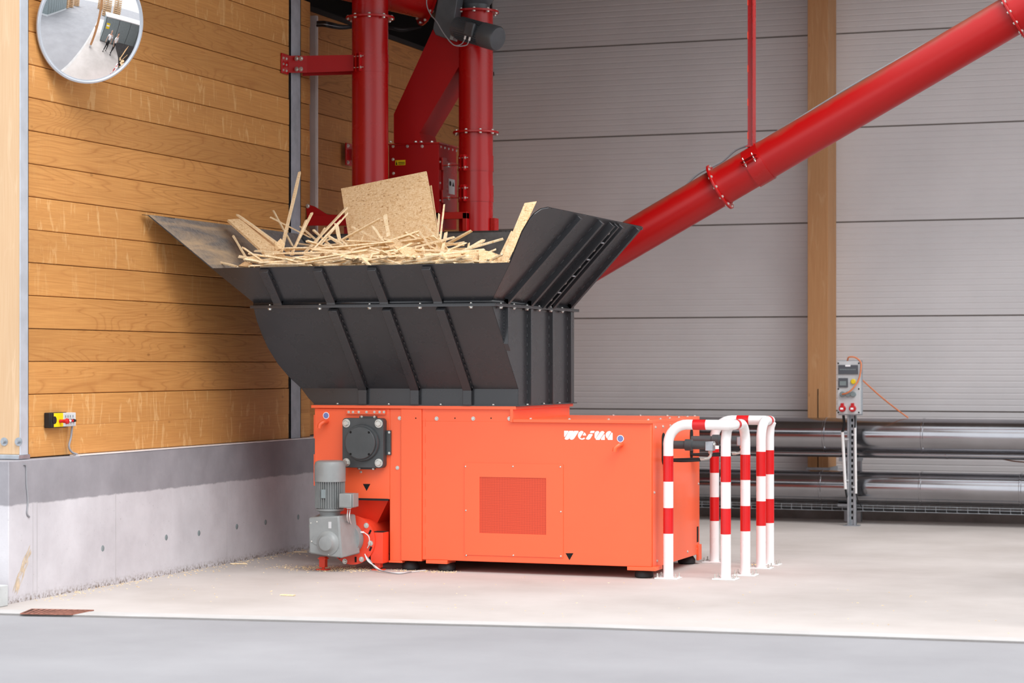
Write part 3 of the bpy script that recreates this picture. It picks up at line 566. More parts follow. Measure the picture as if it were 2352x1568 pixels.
# front sheet with a lip slightly dented at its right end
lip = [lerp(TLp, TRp, t) + Vector((0, 0, .004 * math.sin(t * 25) * max(0, t - .6))) for t in [i / 14 for i in range(15)]]
MB().face([BLp, BRp] + lip[::-1]).build('front_sheet', 'dark', hu, solid=.005, smooth=False)
RW = [BRp, TRp, Vector((-5.087, 14.10, 2.389)), Vector((-5.03, 14.02, 2.452)), Vector((-4.965, 13.97, 2.522)), Vector((-4.92, 13.965, 2.568)), Vector((-4.887, 14.01, 2.602)), Vector((-4.872, 14.12, 2.62)), Vector((-4.872, YR, 2.62)), Vector((HL, YR, Z3))]
rwn = Vector((2.62 - Z3, 0, -(HL * -1 - 4.872) * 1)).normalized()
RW = [Vector((HL + (p.z - Z3) * (-4.872 - HL) / .615, p.y, p.z)) for p in RW]
MB().face(RW).build('flared_side_sheet', 'dark', hu, solid=.005, smooth=False)
LW = [BLp, TLp, Vector((-7.876, 13.925, 2.625)), Vector((-7.862, YR, 2.625)), Vector((-7.328, YR, Z3))]
MB().face([p + Vector((.004, 0, .004)) for p in LW][::-1]).build('flared_wing_lining', 'dark_in', hu, solid=.002, smooth=False)
MB().face(LW).build('flared_wing_sheet', 'dark', hu, solid=.005, smooth=False)
MB().face([(-7.328, YR, Z3), (HL, YR, Z3), (-4.872, YR, 2.615), (-7.862, YR, 2.615)]).build('rear_sheet', 'dark', hu, solid=.006, smooth=False)
M['scuffed'] = paint('scuffed_anthracite', (84, 86, 90), .45, 0, .15, 14)
MB().face([(-7.30, YR - .006, Z3), (HL - .02, YR - .006, Z3), (-4.90, YR - .006, 2.605), (-7.82, YR - .006, 2.605)]).build('rear_lining', 'scuffed', hu, smooth=False)
MB().face([p + Vector((-.006, 0, .006)) for p in RW]).build('side_lining', 'scuffed', hu, smooth=False)
MB().box(-7.86, -4.88, YR + .0, YR + .03, 2.60, 2.62).build('rear_lip', 'dark', hu)
tipm = MB(); tipm.face([(-7.876, 13.925, 2.625), (-7.862, 14.3, 2.627), (-7.90, 14.3, 2.629), (-7.912, 13.90, 2.629)]); tipm.build('wing_lip', 'dark', hu, solid=.004)
for pxa, pxb in ((607, 640), (730, 763), (855, 883), (982, 1005)):
    x = (at(pxa + 1, 615, Y=Y2).x + at(pxb, 692, Y=Y1).x) / 2
    front_rib(x, (Y1, Z3 + .005), (Y2 + .005, Z4 - .01), .07, .035).build('rib', 'dark', hu, bevel=.003)
    MB().box(x - .035, x + .035, Y1 - .035, Y1, Z2 + .014, Z3 + .01).build('rib_foot', 'dark', hu, bevel=.003)
    welds(hu, Vector((x + .04, Y1, Z3 + .02)), Vector((x + .04, Y2 + .01, Z4 - .02)), 0, Vector((0, -.006, -.004)), 5)
wn2 = Vector((.615, 0, -.569)).normalized()   # outward normal of the right wing
def wing_pt(y, t): return Vector((HL + (HL * -1 - 4.872) * t, y, Z3 + .615 * t))
def wing_rib(y0, w_, h_, name='wing_rib', t0=.0, t1=.985):
    a, b = wing_pt(y0, t0), wing_pt(y0, t1); q = Vector((0, w_, 0)); n_ = wn2 * h_
    return MB().hexa([a, a + n_, a + n_ + q, a + q, b, b + n_, b + n_ + q, b + q]).build(name, 'dark', hu, bevel=.002)
for px, h_ in ((1161, .04), (1214, .045), (1264, .05), (1306, .04)):
    y = at(px, 705, X=HL + .015).y
    wing_rib(y, .045, h_); MB().box(HL, HL + .036, y, y + .045, Z2 + .014, Z3 + .012).build('rib_foot', 'dark', hu)
    welds(hu, wing_pt(y, .06) + wn2 * .004, wing_pt(y, .95) + wn2 * .004, 0, Vector((0, -.004, 0)), 7)
ry = at(1240, 705, X=HL + .015).y
for dy in (0, .125): wing_rib(ry + dy, .012, .05, 'rail')
for dy in (0, .105):
    a, b = wing_pt(ry + dy, .0) + wn2 * .05, wing_pt(ry + dy, .985) + wn2 * .05; q = Vector((0, .032, 0)); MB().hexa([a, a + wn2 * .004, a + wn2 * .004 + q, a + q, b, b + wn2 * .004, b + wn2 * .004 + q, b + q]).build('rail_flange', 'dark', hu)
for i in range(5):
    P = wing_pt(ry + .07, .09 + i * .2) + wn2 * .03; inst('bolt', DOME, hu, P, wn2, 2.2)
for i in range(4): MB().cyl(wing_pt(ry + .034, .19 + i * .2) + wn2 * .05, wing_pt(ry + .105, .19 + i * .2) + wn2 * .05, .0065, 8).build('rail_web', 'galv', hu)

# ------------------------------------------------------------------ wood waste in the hopper
heap = MB(); nx, ny = 26, 16; rh = random.Random(5)
hx0, hx1, hy0, hy1 = -7.36, -5.42, 14.46, 16.34
for j in range(ny + 1):
    for i in range(nx + 1):
        u, v_ = i / nx, j / ny; e = min(u, 1 - u, v_ * 1.2, 1) * 6; e = min(1, e)
        heap.v.append((hx0 + (hx1 - hx0) * u, hy0 + (hy1 - hy0) * v_, 2.12 + .13 * e + rh.uniform(-.03, .03) + .17 * (1 - .9 * min(1, max(0, (u - .57) / .2))) * min(1, v_ * 2.2)))
heap.f = [(j * (nx + 1) + i, j * (nx + 1) + i + 1, (j + 1) * (nx + 1) + i + 1, (j + 1) * (nx + 1) + i) for j in range(ny) for i in range(nx)]
hpo = heap.build('wood_waste', 'osb', org=(-6.4, 15.4, 2.1), smooth=False); tag(hpo, 'crumbled wood waste filling the hopper under the loose strips', 'wood waste', kind='stuff')
def zone(c):
    row = 'lying low along the front lip' if c.y < 14.72 else 'in the raised heap'
    col = 'left of the big board' if c.x < -6.98 else 'in front of the big board' if c.x < -6.2 else 'right of the big board'
    return 'thin pale OSB strip ' + row + ', ' + col, 'OSB strips ' + row + ', ' + col
def strip(a, b, w_=.016, t=.012, label=None, group='salient OSB strips in the hopper', roll=0, name='wood_strip', mat='strip', taper=.6):
    a = Vector(a); b = Vector(b); c = (a + b) / 2; d = b - a; L = d.length
    mb = MB(); h = L / 2; e = .012 * random.uniform(-1, 1); f_ = .012 * random.uniform(-1, 1)
    j = lambda s_: random.uniform(-s_, s_)
    k = 4; vs = []; fs = []
    for q in range(k + 1):
        z = -h + L * q / k; ww = w_ / 2 * random.uniform(.82, 1.12); tt = t / 2 * random.uniform(.85, 1.1); ox = j(w_ * .08)
        vs += [(-ww + ox, -tt, z + (e if q in (0, k) else 0)), (ww + ox, -tt, z - (e if q in (0, k) else 0)), (ww + ox, tt, z - (f_ if q in (0, k) else 0)), (-ww + ox, tt, z)]
    for q in range(k):
        for s_ in range(4): fs.append((q * 4 + s_, q * 4 + (s_ + 1) % 4, (q + 1) * 4 + (s_ + 1) % 4, (q + 1) * 4 + s_))
    fs += [(3, 2, 1, 0), tuple(range(k * 4, k * 4 + 4))]
    mb.add(vs, fs); o = bpy.data.objects.new(name, mb.mesh(name, mat, smooth=False)); S.collection.objects.link(o)
    o.location = c; o.rotation_mode = 'QUATERNION'; o.rotation_quaternion = d.to_track_quat('Z', 'Y') @ Quaternion((0, 0, 1), roll)
    if label is None: label, group = zone(c)
    tag(o, label, 'wood strip' if name == 'wood_strip' else 'wood chip', group)
    return o
def S2(p, q, Ya, Yb, w_=.018, t=.012, label=None, **k): return strip(at(*p, Y=Ya), at(*q, Y=Yb), w_, t, label, **k)
HS = [((688, 396), (645, 585), 15.3, 15.1, .024, 'longest thin strip sticking up steeply in front of the grey steel post'),
 ((545, 493), (672, 585), 15.1, 14.9, .034, 'thick pale batten lying aslant over the broad board on the left wing'),
 ((628, 484), (672, 565), 15.6, 15.4, .016, 'thin strip leaning left behind the longest upright strip'),
 ((622, 499), (712, 545), 15.3, 15.3, .020, 'pale strip sloping down behind the longest upright strip'),
 ((536, 542), (573, 605), 14.9, 14.7, .016, 'thin strip leaning against the dusty left wing of the hopper'),
 ((500, 601), (545, 612), 14.5, 14.42, .016, 'short strip poking over the left end of the front lip'),
 ((716, 490), (668, 585), 15.2, 15.0, .018, 'upright strip just right of the grey steel post'),
 ((703, 507), (672, 580), 15.0, 14.9, .018, 'pale upright strip with a broken top beside the grey steel post'),
 ((795, 478), (700, 580), 15.4, 14.9, .026, 'long batten leaning up against the left edge of the big board'),
 ((798, 490), (725, 575), 15.3, 15.0, .014, 'thin strip leaning beside the batten at the big board'),
 ((782, 506), (712, 580), 15.0, 14.8, .012, None), ((745, 525), (725, 560), 15.3, 15.2, .014, None), ((772, 513), (782, 560), 15.1, 15.0, .026, None),
 ((778, 545), (805, 570), 14.9, 14.85, .022, None), ((873, 502), (783, 552), 14.95, 15.0, .018, 'thin strip reaching up across the face of the big board'),
 ((720, 528), (760, 565), 15.2, 15.1, .018, None), ((690, 520), (725, 550), 15.3, 15.2, .02, None),
 ((885, 495), (893, 545), 15.2, 15.1, .03, 'short wide stub standing in front of the big board'),
 ((855, 520), (880, 555), 15.1, 15.0, .032, None), ((870, 560), (962, 530), 14.9, 15.1, .018, 'bent pale strip bridging the lower part of the big board'),
 ((1020, 470), (1010, 560), 15.3, 15.2, .014, 'thin strip standing upright right of the big board'),
 ((1009, 490), (1003, 575), 15.3, 15.2, .014, None), ((962, 530), (990, 570), 15.0, 14.9, .006, None), ((972, 515), (1020, 560), 15.2, 15.1, .008, None),
 ((945, 570), (1042, 545), 14.8, 14.9, .02, 'long thin strip rising to the right below the big board'),
 ((1025, 535), (1012, 595), 15.0, 14.7, .024, None), ((1070, 558), (1010, 582), 14.9, 14.8, .024, None),
 ((1110, 552), (1068, 575), 15.0, 14.85, .028, 'short thick batten pointing up at the rear wall right of the heap'),
 ((1156, 548), (1030, 585), 14.8, 14.6, .022, 'long batten rising to the right near the flared right wing'),
 ((1077, 557), (1075, 575), 14.9, 14.9, .012, None), ((1035, 573), (1010, 604), 14.5, 14.4, .028, 'short pale batten hanging over the front lip below the board'),
 ((972, 566), (974, 592), 14.6, 14.6, .02, None), ((628, 582), (812, 577), 14.55, 14.5, .024, 'long horizontal batten lying along the front of the heap'),
 ((572, 583), (720, 605), 14.45, 14.42, .018, 'thin strip lying low behind the left half of the front lip'),
 ((585, 576), (640, 580), 14.6, 14.6, .015, None), ((568, 592), (628, 583), 14.5, 14.5, .014, None),
 ((605, 606), (700, 606), 14.36, 14.36, .026, None), ((720, 572), (905, 555), 14.7, 14.8, .024, 'long batten lying across the middle of the heap'),
 ((715, 573), (805, 578), 14.6, 14.6, .014, None), ((700, 598), (845, 575), 14.42, 14.5, .022, None),
 ((850, 568), (925, 590), 14.5, 14.42, .026, 'pale batten sloping down to the front lip under the board'),
 ((830, 590), (850, 610), 14.38, 14.33, .028, None), ((855, 580), (845, 605), 14.45, 14.4, .016, None),
 ((870, 590), (920, 606), 14.4, 14.35, .018, None), ((945, 558), (905, 578), 14.6, 14.5, .03, 'wide pale offcut with a square end in the middle of the heap'),
 ((945, 573), (1062, 576), 14.55, 14.6, .010, None), ((925, 600), (1060, 585), 14.35, 14.45, .026, None), ((790, 605), (835, 585), 14.36, 14.45, .016, None), ((745, 560), (775, 572), 14.8, 14.8, .014, None),
 ((760, 548), (700, 572), 15.2, 15.0, .014, None), ((800, 560), (745, 585), 15.0, 14.8, .014, None), ((905, 540), (895, 560), 15.0, 15.0, .024, None), ((835, 540), (828, 560), 15.1, 15.1, .024, None)]
for p, q, ya, yb, w_, lab in HS: S2(p, q, ya, yb, w_, .012, lab, roll=random.uniform(-.4, .4))
rs_ = random.Random(11)
for i in range(230):
    x = rs_.uniform(-7.25, -5.45); y = rs_.uniform(14.36, 15.9) if i < 170 else rs_.uniform(14.35, 14.7)
    L = rs_.uniform(.15, .62); a = rs_.gauss(0, .6) + (math.pi / 2 if rs_.random() < .25 else 0); el = rs_.gauss(.0, .2)
    z = 2.25 + .20 * (1 - .85 * min(1, max(0, (x + 6.25) / .45))) * min(1, max(0, (y - 14.4) / .85)) * min(1, (x + 7.5) / .4, (-5.2 - x) / .5) + rs_.uniform(-.02, .04)
    if y < 14.55: z = min(z, 2.262)
    d = Vector((math.cos(a) * math.cos(el), math.sin(a) * math.cos(el), math.sin(el))) * L / 2; c = Vector((x, y, z))
    for e in (c - d, c + d):
        pass
    if min((c - d).y, (c + d).y) < 14.31: c.y += 14.31 - min((c - d).y, (c + d).y)
    if max((c - d).x, (c + d).x) > -5.28: c.x -= max((c - d).x, (c + d).x) + 5.28
    if min((c - d).x, (c + d).x) < -7.42: c.x -= min((c - d).x, (c + d).x) + 7.42
    lo = lambda p: Vector((p.x, p.y, max(p.z, 2.25 + max(0, 14.35 - p.y) * 1.2 + .015))) if p.y < 14.7 else p
    random.seed(i); strip(lo(c - d), lo(c + d), rs_.uniform(.016, .040), .012, roll=rs_.uniform(-.5, .5))
def sheet(px, ys, t, label, cat='board', name='chipboard_sheet', mat='osb', group=None):
    P = [at(x, y, Y=Y) for (x, y), Y in zip(px, ys)]; n_ = (P[1] - P[0]).cross(P[2] - P[0]).normalized(); n_ = n_ if n_.y > 0 else -n_
    c = sum(P, Vector()) / len(P); o = MB().prism(P, n_ * t).build(name, mat, org=tuple(c), smooth=False); return tag(o, label, cat, group)
sheet([(783, 433), (805, 575), (1014, 590), (979, 393)], [15.62, 15.40, 15.40, 15.62], .018, 'big square OSB board standing tilted in the hopper')
sheet([(982, 430), (990, 425), (1010, 560), (996, 570)], [15.70, 15.70, 15.6, 15.6], .012, 'narrow OSB offcut standing behind the right edge of the big board')
sheet([(523, 504), (549, 502), (640, 560), (655, 588), (610, 585), (590, 565)], [14.95, 15.05, 15.1, 14.9, 14.7, 14.8], .018, 'broad OSB offcut leaning on the left wing of the hopper')
sheet([(1205, 466), (1233, 462), (1211, 510), (1166, 602), (1150, 598)], [14.5, 14.55, 14.45, 14.35, 14.35], .014, 'tall OSB offcut leaning on the right wing with its end above it')
sheet([(1174, 530), (1180, 532), (1152, 592), (1145, 590)], [14.6, 14.6, 14.45, 14.45], .012, 'thin OSB sliver leaning beside the tall offcut at the right wing')
sheet([(1100, 573), (1125, 577), (1146, 585), (1135, 603), (1100, 604)], [14.5, 14.5, 14.5, 14.4, 14.4], .016, 'pointed OSB scrap lying by the right end of the front lip')
sheet([(1020, 590), (1060, 578), (1100, 572), (1098, 603), (1020, 606)], [14.55, 14.6, 14.6, 14.42, 14.42], .016, 'dark-stained OSB scrap lying right of the heap centre')
sheet([(1146, 590), (1168, 588), (1164, 602), (1125, 604)], [14.4, 14.4, 14.34, 14.34], .014, 'small OSB scrap wedged in the right corner of the lip')
sheet([(905, 565), (945, 567), (968, 592), (940, 598)], [14.55, 14.55, 14.45, 14.45], .014, 'pale OSB scrap lying flat in front of the big board')
sheet([(547, 610), (562, 600), (578, 604), (586, 614)], [14.5, 14.5, 14.4, 14.36], .012, 'small pointed scrap at the left end of the front lip')
sheet([(632, 560), (645, 547), (655, 560), (650, 578), (630, 580)], [14.8, 14.85, 14.85, 14.8, 14.8], .014, 'rounded OSB scrap standing in the heap beside the broad offcut')
sheet([(888, 555), (912, 548), (925, 562), (895, 568)], [14.85, 14.9, 14.8, 14.75], .014, 'small pale scrap lying in front of the big board')

# ------------------------------------------------------------------ red conveying plant
def flange(parent, c, axis, r, t=.012, nb=10, br=None, name='flange', mat='red', bs=1.0, ph=0):
    c = Vector(c); axis = Vector(axis).normalized(); o = MB().lathe(c - axis * t, axis, [(r, 0), (r, 2 * t)], 48).build(name, mat, parent, bevel=.002)
    q = Vector((0, 0, 1)).rotation_difference(axis); br = br or r - .02
    for i in range(nb):
        a = 2 * math.pi * i / nb + ph; d = q @ Vector((br * math.cos(a), br * math.sin(a), 0))
        inst('bolt', BOLT, o, c + d + axis * t, axis, bs); inst('bolt', BOLT, o, c + d - axis * t, -axis, bs)
    return o
def clampband(parent, p0, p1, r, lug):
    p0 = Vector(p0); p1 = Vector(p1); ax_ = (p1 - p0).normalized(); lug = Vector(lug).normalized()
    o = MB().cyl(p0, p1, r, 48).build('clamp_band', 'red', parent); tv = ax_.cross(lug).normalized()
    for s_ in (-1, 1):
        a = p0 + lug * (r - .002) + tv * (.014 * s_); b = p1 + lug * (r - .002) + tv * (.014 * s_); q = tv * .005 * s_; l_ = lug * .045
        MB().hexa([a, a + q, a + q + l_, a + l_, b, b + q, b + q + l_, b + l_]).build('clamp_lug', 'red', o)
    for t in (.2, .8):
        P = lerp(p0, p1, t) + lug * (r + .022); MB().cyl(P - tv * .045, P + tv * .045, .005, 8).build('clamp_bolt', 'bolt', o)
        inst('nut', BOLT, o, P + tv * .019, tv, .9); inst('nut', BOLT, o, P - tv * .019, -tv, .9)
D1 = Vector((-7.385, 16.8, 0)); D2 = Vector((-6.662, 17.4, 0))
d1 = thing('down_pipe', (D1.x, D1.y, 2.3), 'red vertical down pipe rising behind the left half of the heap', 'pipe', None)
MB().cyl(D1 + Vector((0, 0, 2.3)), D1 + Vector((0, 0, 4.46)), .153, 56).build('pipe', 'red', d1)
flange(d1, D1 + Vector((0, 0, 4.455)), (0, 0, 1), .205, .009, 9, .185, bs=1.15, ph=.2)
MB().cyl(D1 + Vector((0, 0, 4.46)), D1 + Vector((0, 0, 4.75)), .153, 48).build('pipe_socket', 'red', d1)
clampband(d1, D1 + Vector((0, 0, 3.99)), D1 + Vector((0, 0, 4.145)), .157, (-.15, -1, 0))
d2 = thing('down_pipe', (D2.x, D2.y, 2.4), 'red vertical down pipe with bolted flanges next to the grey panel wall', 'pipe', None)
MB().cyl(D2 + Vector((0, 0, 2.4)), D2 + Vector((0, 0, 4.56)), .147, 56).build('pipe', 'red', d2)
flange(d2, D2 + Vector((0, 0, 3.525)), (0, 0, 1), .197, .009, 9, .178, bs=1.15, ph=.4)
flange(d2, D2 + Vector((0, 0, 4.555)), (0, 0, 1), .197, .009, 9, .178, bs=1.15, ph=.1)
MB().lathe(D2 + Vector((0, 0, 4.565)), (0, 0, 1), [(.12, 0), (.12, .05), (.15, .09), (.15, .3)], 32).build('drive_hub', 'motor_dark', d2)
clampband(d2, D2 + Vector((0, 0, 3.19)), D2 + Vector((0, 0, 3.325)), .152, (-.3, -1, 0))
clampband(d2, D2 + Vector((0, 0, 2.93)), D2 + Vector((0, 0, 3.07)), .152, (-.3, -1, 0))
MB().box(D2.x + .147, D2.x + .185, D2.y - .04, D2.y + .06, 2.55, 2.79).build('mounting_plate', 'red', d2)
# wall bracket arm to the first pipe
br_ = thing('wall_bracket', (-7.93, 16.25, 4.03), 'red double-arm bracket holding the first down pipe near the steel post', 'bracket')
w0 = at(645, 150, X=-7.925); a0_ = Vector((-7.84, 16.3, 4.075))
MB().box(-7.928, -7.915, w0.y, w0.y + .13, 3.945, 4.11).build('wall_plate', 'red', br_, bevel=.003)
bolts(br_, [(-7.915, w0.y + .025 + .06 * i, 3.972 + .05 * j) for i in range(2) for j in range(3)], (1, 0, 0), .8)
arm = [at(661, 128, Y=16.34), at(661, 167, Y=16.34), at(705, 167, Y=16.5), at(812, 163, Y=16.66), at(812, 126, Y=16.66), at(705, 128, Y=16.5)]
am = MB(); am.add([arm[0], arm[1], arm[2], arm[5]], [(0, 1, 2, 3)]); am.add([arm[5], arm[2], arm[3], arm[4]], [(0, 1, 2, 3)]); am.build('front_arm', 'red_matt', br_, solid=.008, smooth=False)
am2 = MB(); am2.add([p + Vector((.03, .22, 0)) for p in (arm[0], arm[1], arm[3], arm[4])], [(0, 1, 2, 3)]); am2.build('rear_arm', 'red_matt', br_, solid=.008, smooth=False)
bolts(br_, [at(px, py, Y=16.4) + Vector((0, -.012, 0)) for px in (683, 693) for py in (135, 159)], (-.2, -1, 0), 1.5)
wp = thing('wall_plate', tuple(at(801, 355, X=-8.09)), 'small red bolted plate on the planks beside the first down pipe', 'plate')
W = at(801, 355, X=-8.098); MB().box(-8.099, -8.085, W.y - .08, W.y + .12, W.z - .1, W.z + .1).build('plate', 'red', wp, bevel=.003); MB().box(-8.085, -8.0, W.y - .01, W.y + .06, W.z - .05, W.z + .05).build('tube_stub', 'red', wp)
bolts(wp, [(-8.085, W.y + a, W.z + b) for a in (-.05, .09) for b in (-.075, .075)], (1, 0, 0), 1.3)
# lower support frame
lf = thing('support_console', tuple(at(740, 500, Y=16.75)), 'red welded console frame carrying the diverter box behind the heap', 'console')
MB().prism([at(x, y, Y=16.72) for x, y in ((703, 468), (722, 474), (752, 493), (795, 493), (795, 518), (706, 518))], (0, .015, 0)).build('gusset', 'red_matt', lf)
MB().hexa([at(706, 518, Y=16.7), at(800, 518, Y=16.7), at(800, 518, Y=16.9), at(706, 518, Y=16.9), at(706, 494, Y=16.7), at(800, 494, Y=16.7), at(800, 494, Y=16.9), at(706, 494, Y=16.9)]).build('beam', 'red_matt', lf, bevel=.003)
MB().hexa([at(790, 560, Y=16.75), at(1072, 560, Y=17.2), at(1072, 560, Y=17.3), at(790, 560, Y=16.95), at(790, 520, Y=16.75), at(1072, 534, Y=17.2), at(1072, 534, Y=17.3), at(790, 520, Y=16.95)]).build('cross_beam', 'red_matt', lf)
fb = MB()
for q in ((1000, 1072, 488, 502), (1062, 1072, 488, 545), (1000, 1012, 488, 545)): A_, B_ = at(q[0], q[2], Y=17.2), at(q[1], q[3], Y=17.2); fb.box(A_.x, B_.x, 17.2, 17.29, B_.z, A_.z)
fb.build('box_frame', 'red', lf, bevel=.003); inst('bolt', BOLT, lf, at(707, 473, Y=16.72), (0, -1, 0), 1.4)
# diverter box
bx = thing('diverter_box', (-7.2, 17.5, 2.76), 'red sheet metal diverter box with a yellow warning sticker behind the big board', 'machine box')
BXL, BXR, BY0, BY1, BZ0, BZ1 = -7.43, -6.965, 17.3, 17.72, 2.72, 3.44
MB().box(BXL, BXR, BY0, BY1, BZ0, BZ1).build('casing', 'red_matt', bx, bevel=.004)
MB().box(BXL - .0, BXR + .01, BY0 - .008, BY1, BZ1 - .006, BZ1 + .006).build('top_flange', 'red', bx)
s0 = at(908, 368, Y=BY0 - .001); s1 = at(931, 379, Y=BY0 - .001); sto = MB().box(s0.x, s1.x, BY0 - .002, BY0, s1.z, s0.z).build('warning_sticker', 'yellow', bx)
tri = MB(); tri.prism([Vector((s0.x + .005, BY0 - .003, s1.z + .004)), Vector((s0.x + .02, BY0 - .003, s1.z + .004)), Vector((s0.x + .0125, BY0 - .003, s0.z - .004))], (0, .001, 0))
for k in range(2): tri.box(s0.x + .028, s1.x - .006, BY0 - .003, BY0 - .002, s1.z + .008 + k * .014, s1.z + .014 + k * .014)
tri.build('sticker_print', 'hole', sto)
bolts(bx, [at(px, py, Y=BY0) for px, py in ((903, 336), (936, 336), (970, 336), (903, 366), (904, 398))], (0, -1, 0), 1.0)
bolts(bx, [at(px, 327, Y=BY0) for px in (897, 955, 967, 992)], (0, 0, 1), 1.3)
bolts(bx, [(BXR, BY0 + .05 + .09 * i, BZ1 - .03) for i in range(5)], (1, 0, 0), .8); bolts(bx, [(BXR, BY0 + .03, z) for z in (3.28, 3.1, 2.95)], (1, 0, 0), .8)
do = MB().box(BXR, BXR + .012, BY0 + .08, BY1 - .02, 2.86, 3.30).build('access_door', 'red', bx, bevel=.003)
for z in (3.26, 2.98):
    a = MB(); a.box(BXR + .01, BXR + .02, BY0 + .04, BY0 + .14, z - .05, z + .06); a.box(BXR + .01, BXR + .17, BY0 + .05, BY0 + .12, z - .012, z - .004); a.build('latch', 'red', bx); bolts(bx, [(BXR + .06, BY0 + .08, z - .004)], (0, 0, 1), 1.4); bolts(bx, [(BXR + .06, BY0 + .08, z - .012)], (0, 0, -1), 1.4)
pg = MB().box(BXR + .0125, BXR + .014, BY0 + .2, BY0 + .34, 3.02, 3.15).build('pictogram_label', 'boxgrey', do)
MB().lathe((BXR + .014, BY0 + .235, 3.11), (1, 0, 0), [(.022, 0), (.022, .001)], 20).build('pictogram', 'hole', do); MB().prism([(BXR + .015, BY0 + .28, 3.09), (BXR + .015, BY0 + .325, 3.09), (BXR + .015, BY0 + .302, 3.13)], (.001, 0, 0)).build('pictogram', 'hole', do)
# slanting chute
cu = thing('feed_chute', (-7.15, 17.5, 3.45), 'red square chute slanting from the motor down to the diverter box', 'chute')
r0 = [at(905, 329, Y=17.3), at(970, 329, Y=17.3), Vector((at(970, 329, Y=17.3).x + .0, 17.66, at(970, 329, Y=17.3).z)), Vector((at(905, 329, Y=17.3).x, 17.66, at(905, 329, Y=17.3).z))]
r1 = [at(905, 262, Y=17.3), at(963, 305, Y=17.3)]; r1 += [r1[1] + Vector((.0, .36, 0)), r1[0] + Vector((0, .36, 0))]
r2 = [at(953, 155, Y=17.3)]
r3 = [at(1003, 50, Y=17.34), at(1088, 95, Y=17.34)]; r3 += [r3[1] + Vector((0, .36, 0)), r3[0] + Vector((0, .36, 0))]
cm_ = MB(); cm_.add(r0 + r1, [(0, 1, 5, 4), (1, 2, 6, 5), (2, 3, 7, 6), (3, 0, 4, 7)]); cm_.build('chute_foot', 'red_matt', cu, solid=.004, smooth=False)
c5 = MB(); c5.add(r1 + r3, [(0, 1, 5, 4), (1, 2, 6, 5), (2, 3, 7, 6), (3, 0, 4, 7)])
mid = lerp(r1[0], r3[0], .5)
c5.build('chute_body', 'red_matt', cu, solid=.004, smooth=False)
# overhead conveyor and its drive
oc = thing('overhead_conveyor', tuple(at(900, -10, Y=17.3)), 'red tubular conveyor crossing above the two down pipes', 'conveyor')
A1 = at(700, -95, Y=16.7); A2 = at(985, -28, Y=17.4); MB().cyl(A1, A2, .27, 56).build('tube', 'red', oc); flange(oc, A2, (A2 - A1), .33, .008, 14, .305, bs=1.2)
oc2 = MB(); oc2.cyl(A2 + (A2 - A1).normalized() * .02, A2 + (A2 - A1).normalized() * .12, .24, 40); oc2.build('bearing_cap', 'motor_dark', oc)
dm = thing('drive_motor', tuple(at(1095, 75, Y=17.05)), 'dark grey geared motor mounted across the top of the second down pipe', 'motor')
m0, m1, m2, m3 = at(1048, 62, Y=17.1), at(1058, 65, Y=17.1), at(1111, 80, Y=17.03), at(1143, 89, Y=16.98); md = (m3 - m1).normalized()
MB().cyl(m0, m2, .088, 32).build('motor_body', 'motor_dark', dm)
MB().lathe(m2, md, [(.105, 0), (.105, (m3 - m2).length - .015), (.095, (m3 - m2).length), (.06, (m3 - m2).length + .004)], 36).build('fan_cover', 'motor_dark', dm)
ff = MB(); up = Vector((0, 0, 1)); u1 = md.cross(up).normalized(); u2 = u1.cross(md)
for i in range(30):
    a = 2 * math.pi * i / 30; n_ = u1 * math.cos(a) + u2 * math.sin(a); t_ = md.cross(n_) * .002
    q = [n_ * .085 - t_, n_ * .101 - t_, n_ * .101 + t_, n_ * .085 + t_]; ff.hexa([m1 + p for p in q] + [m2 + p for p in q])
fo_ = ff.build('cooling_fins', 'motor_dark', dm); fo_['kind'] = 'stuff'
tb0 = at(1076, 66, Y=16.93); tm = MB(); e1_, e2_ = md * .052, u2 * .058
tm.prism([tb0 - e1_ - e2_, tb0 + e1_ - e2_, tb0 + e1_ + e2_, tb0 - e1_ + e2_], (0, .05, 0)); tm.build('terminal_box', 'motor_dark', dm, bevel=.012)
for dx in (-.025, .025):
    g0 = tb0 - e2_ + md * dx + Vector((0, .02, -.004)); MB().cyl(g0, g0 - u2 * .03, .009, 10).build('cable_gland', 'cable_white', dm)
    g1 = g0 - u2 * .03; q = [g1, g1 - u2 * .04 + Vector((-.02, 0, 0)), at(1042, 103, Y=16.92), at(1020, 78, Y=16.92), at(1003, 50, Y=16.95), at(989, 33, Y=17.0), at(980, 10, Y=17.0), at(982, -20, Y=17.0)]
    MB().sweep(bez(q), .0045, 8).build('motor_cable', 'cable_grey', dm)
gp = [at(x, y, Y=17.12) for x, y in ((1012, -40), (1056, -40), (1036, 92), (1000, 80), (994, 66))]
MB().prism(gp, (0, .14, 0)).build('gear_case', 'motor_dark', dm, bevel=.006); MB().prism([at(x, y, Y=17.08) for x, y in ((1044, 40), (1049, 42), (1040, 92), (1033, 90))], (0, .1, 0)).build('motor_flange', 'motor', dm)
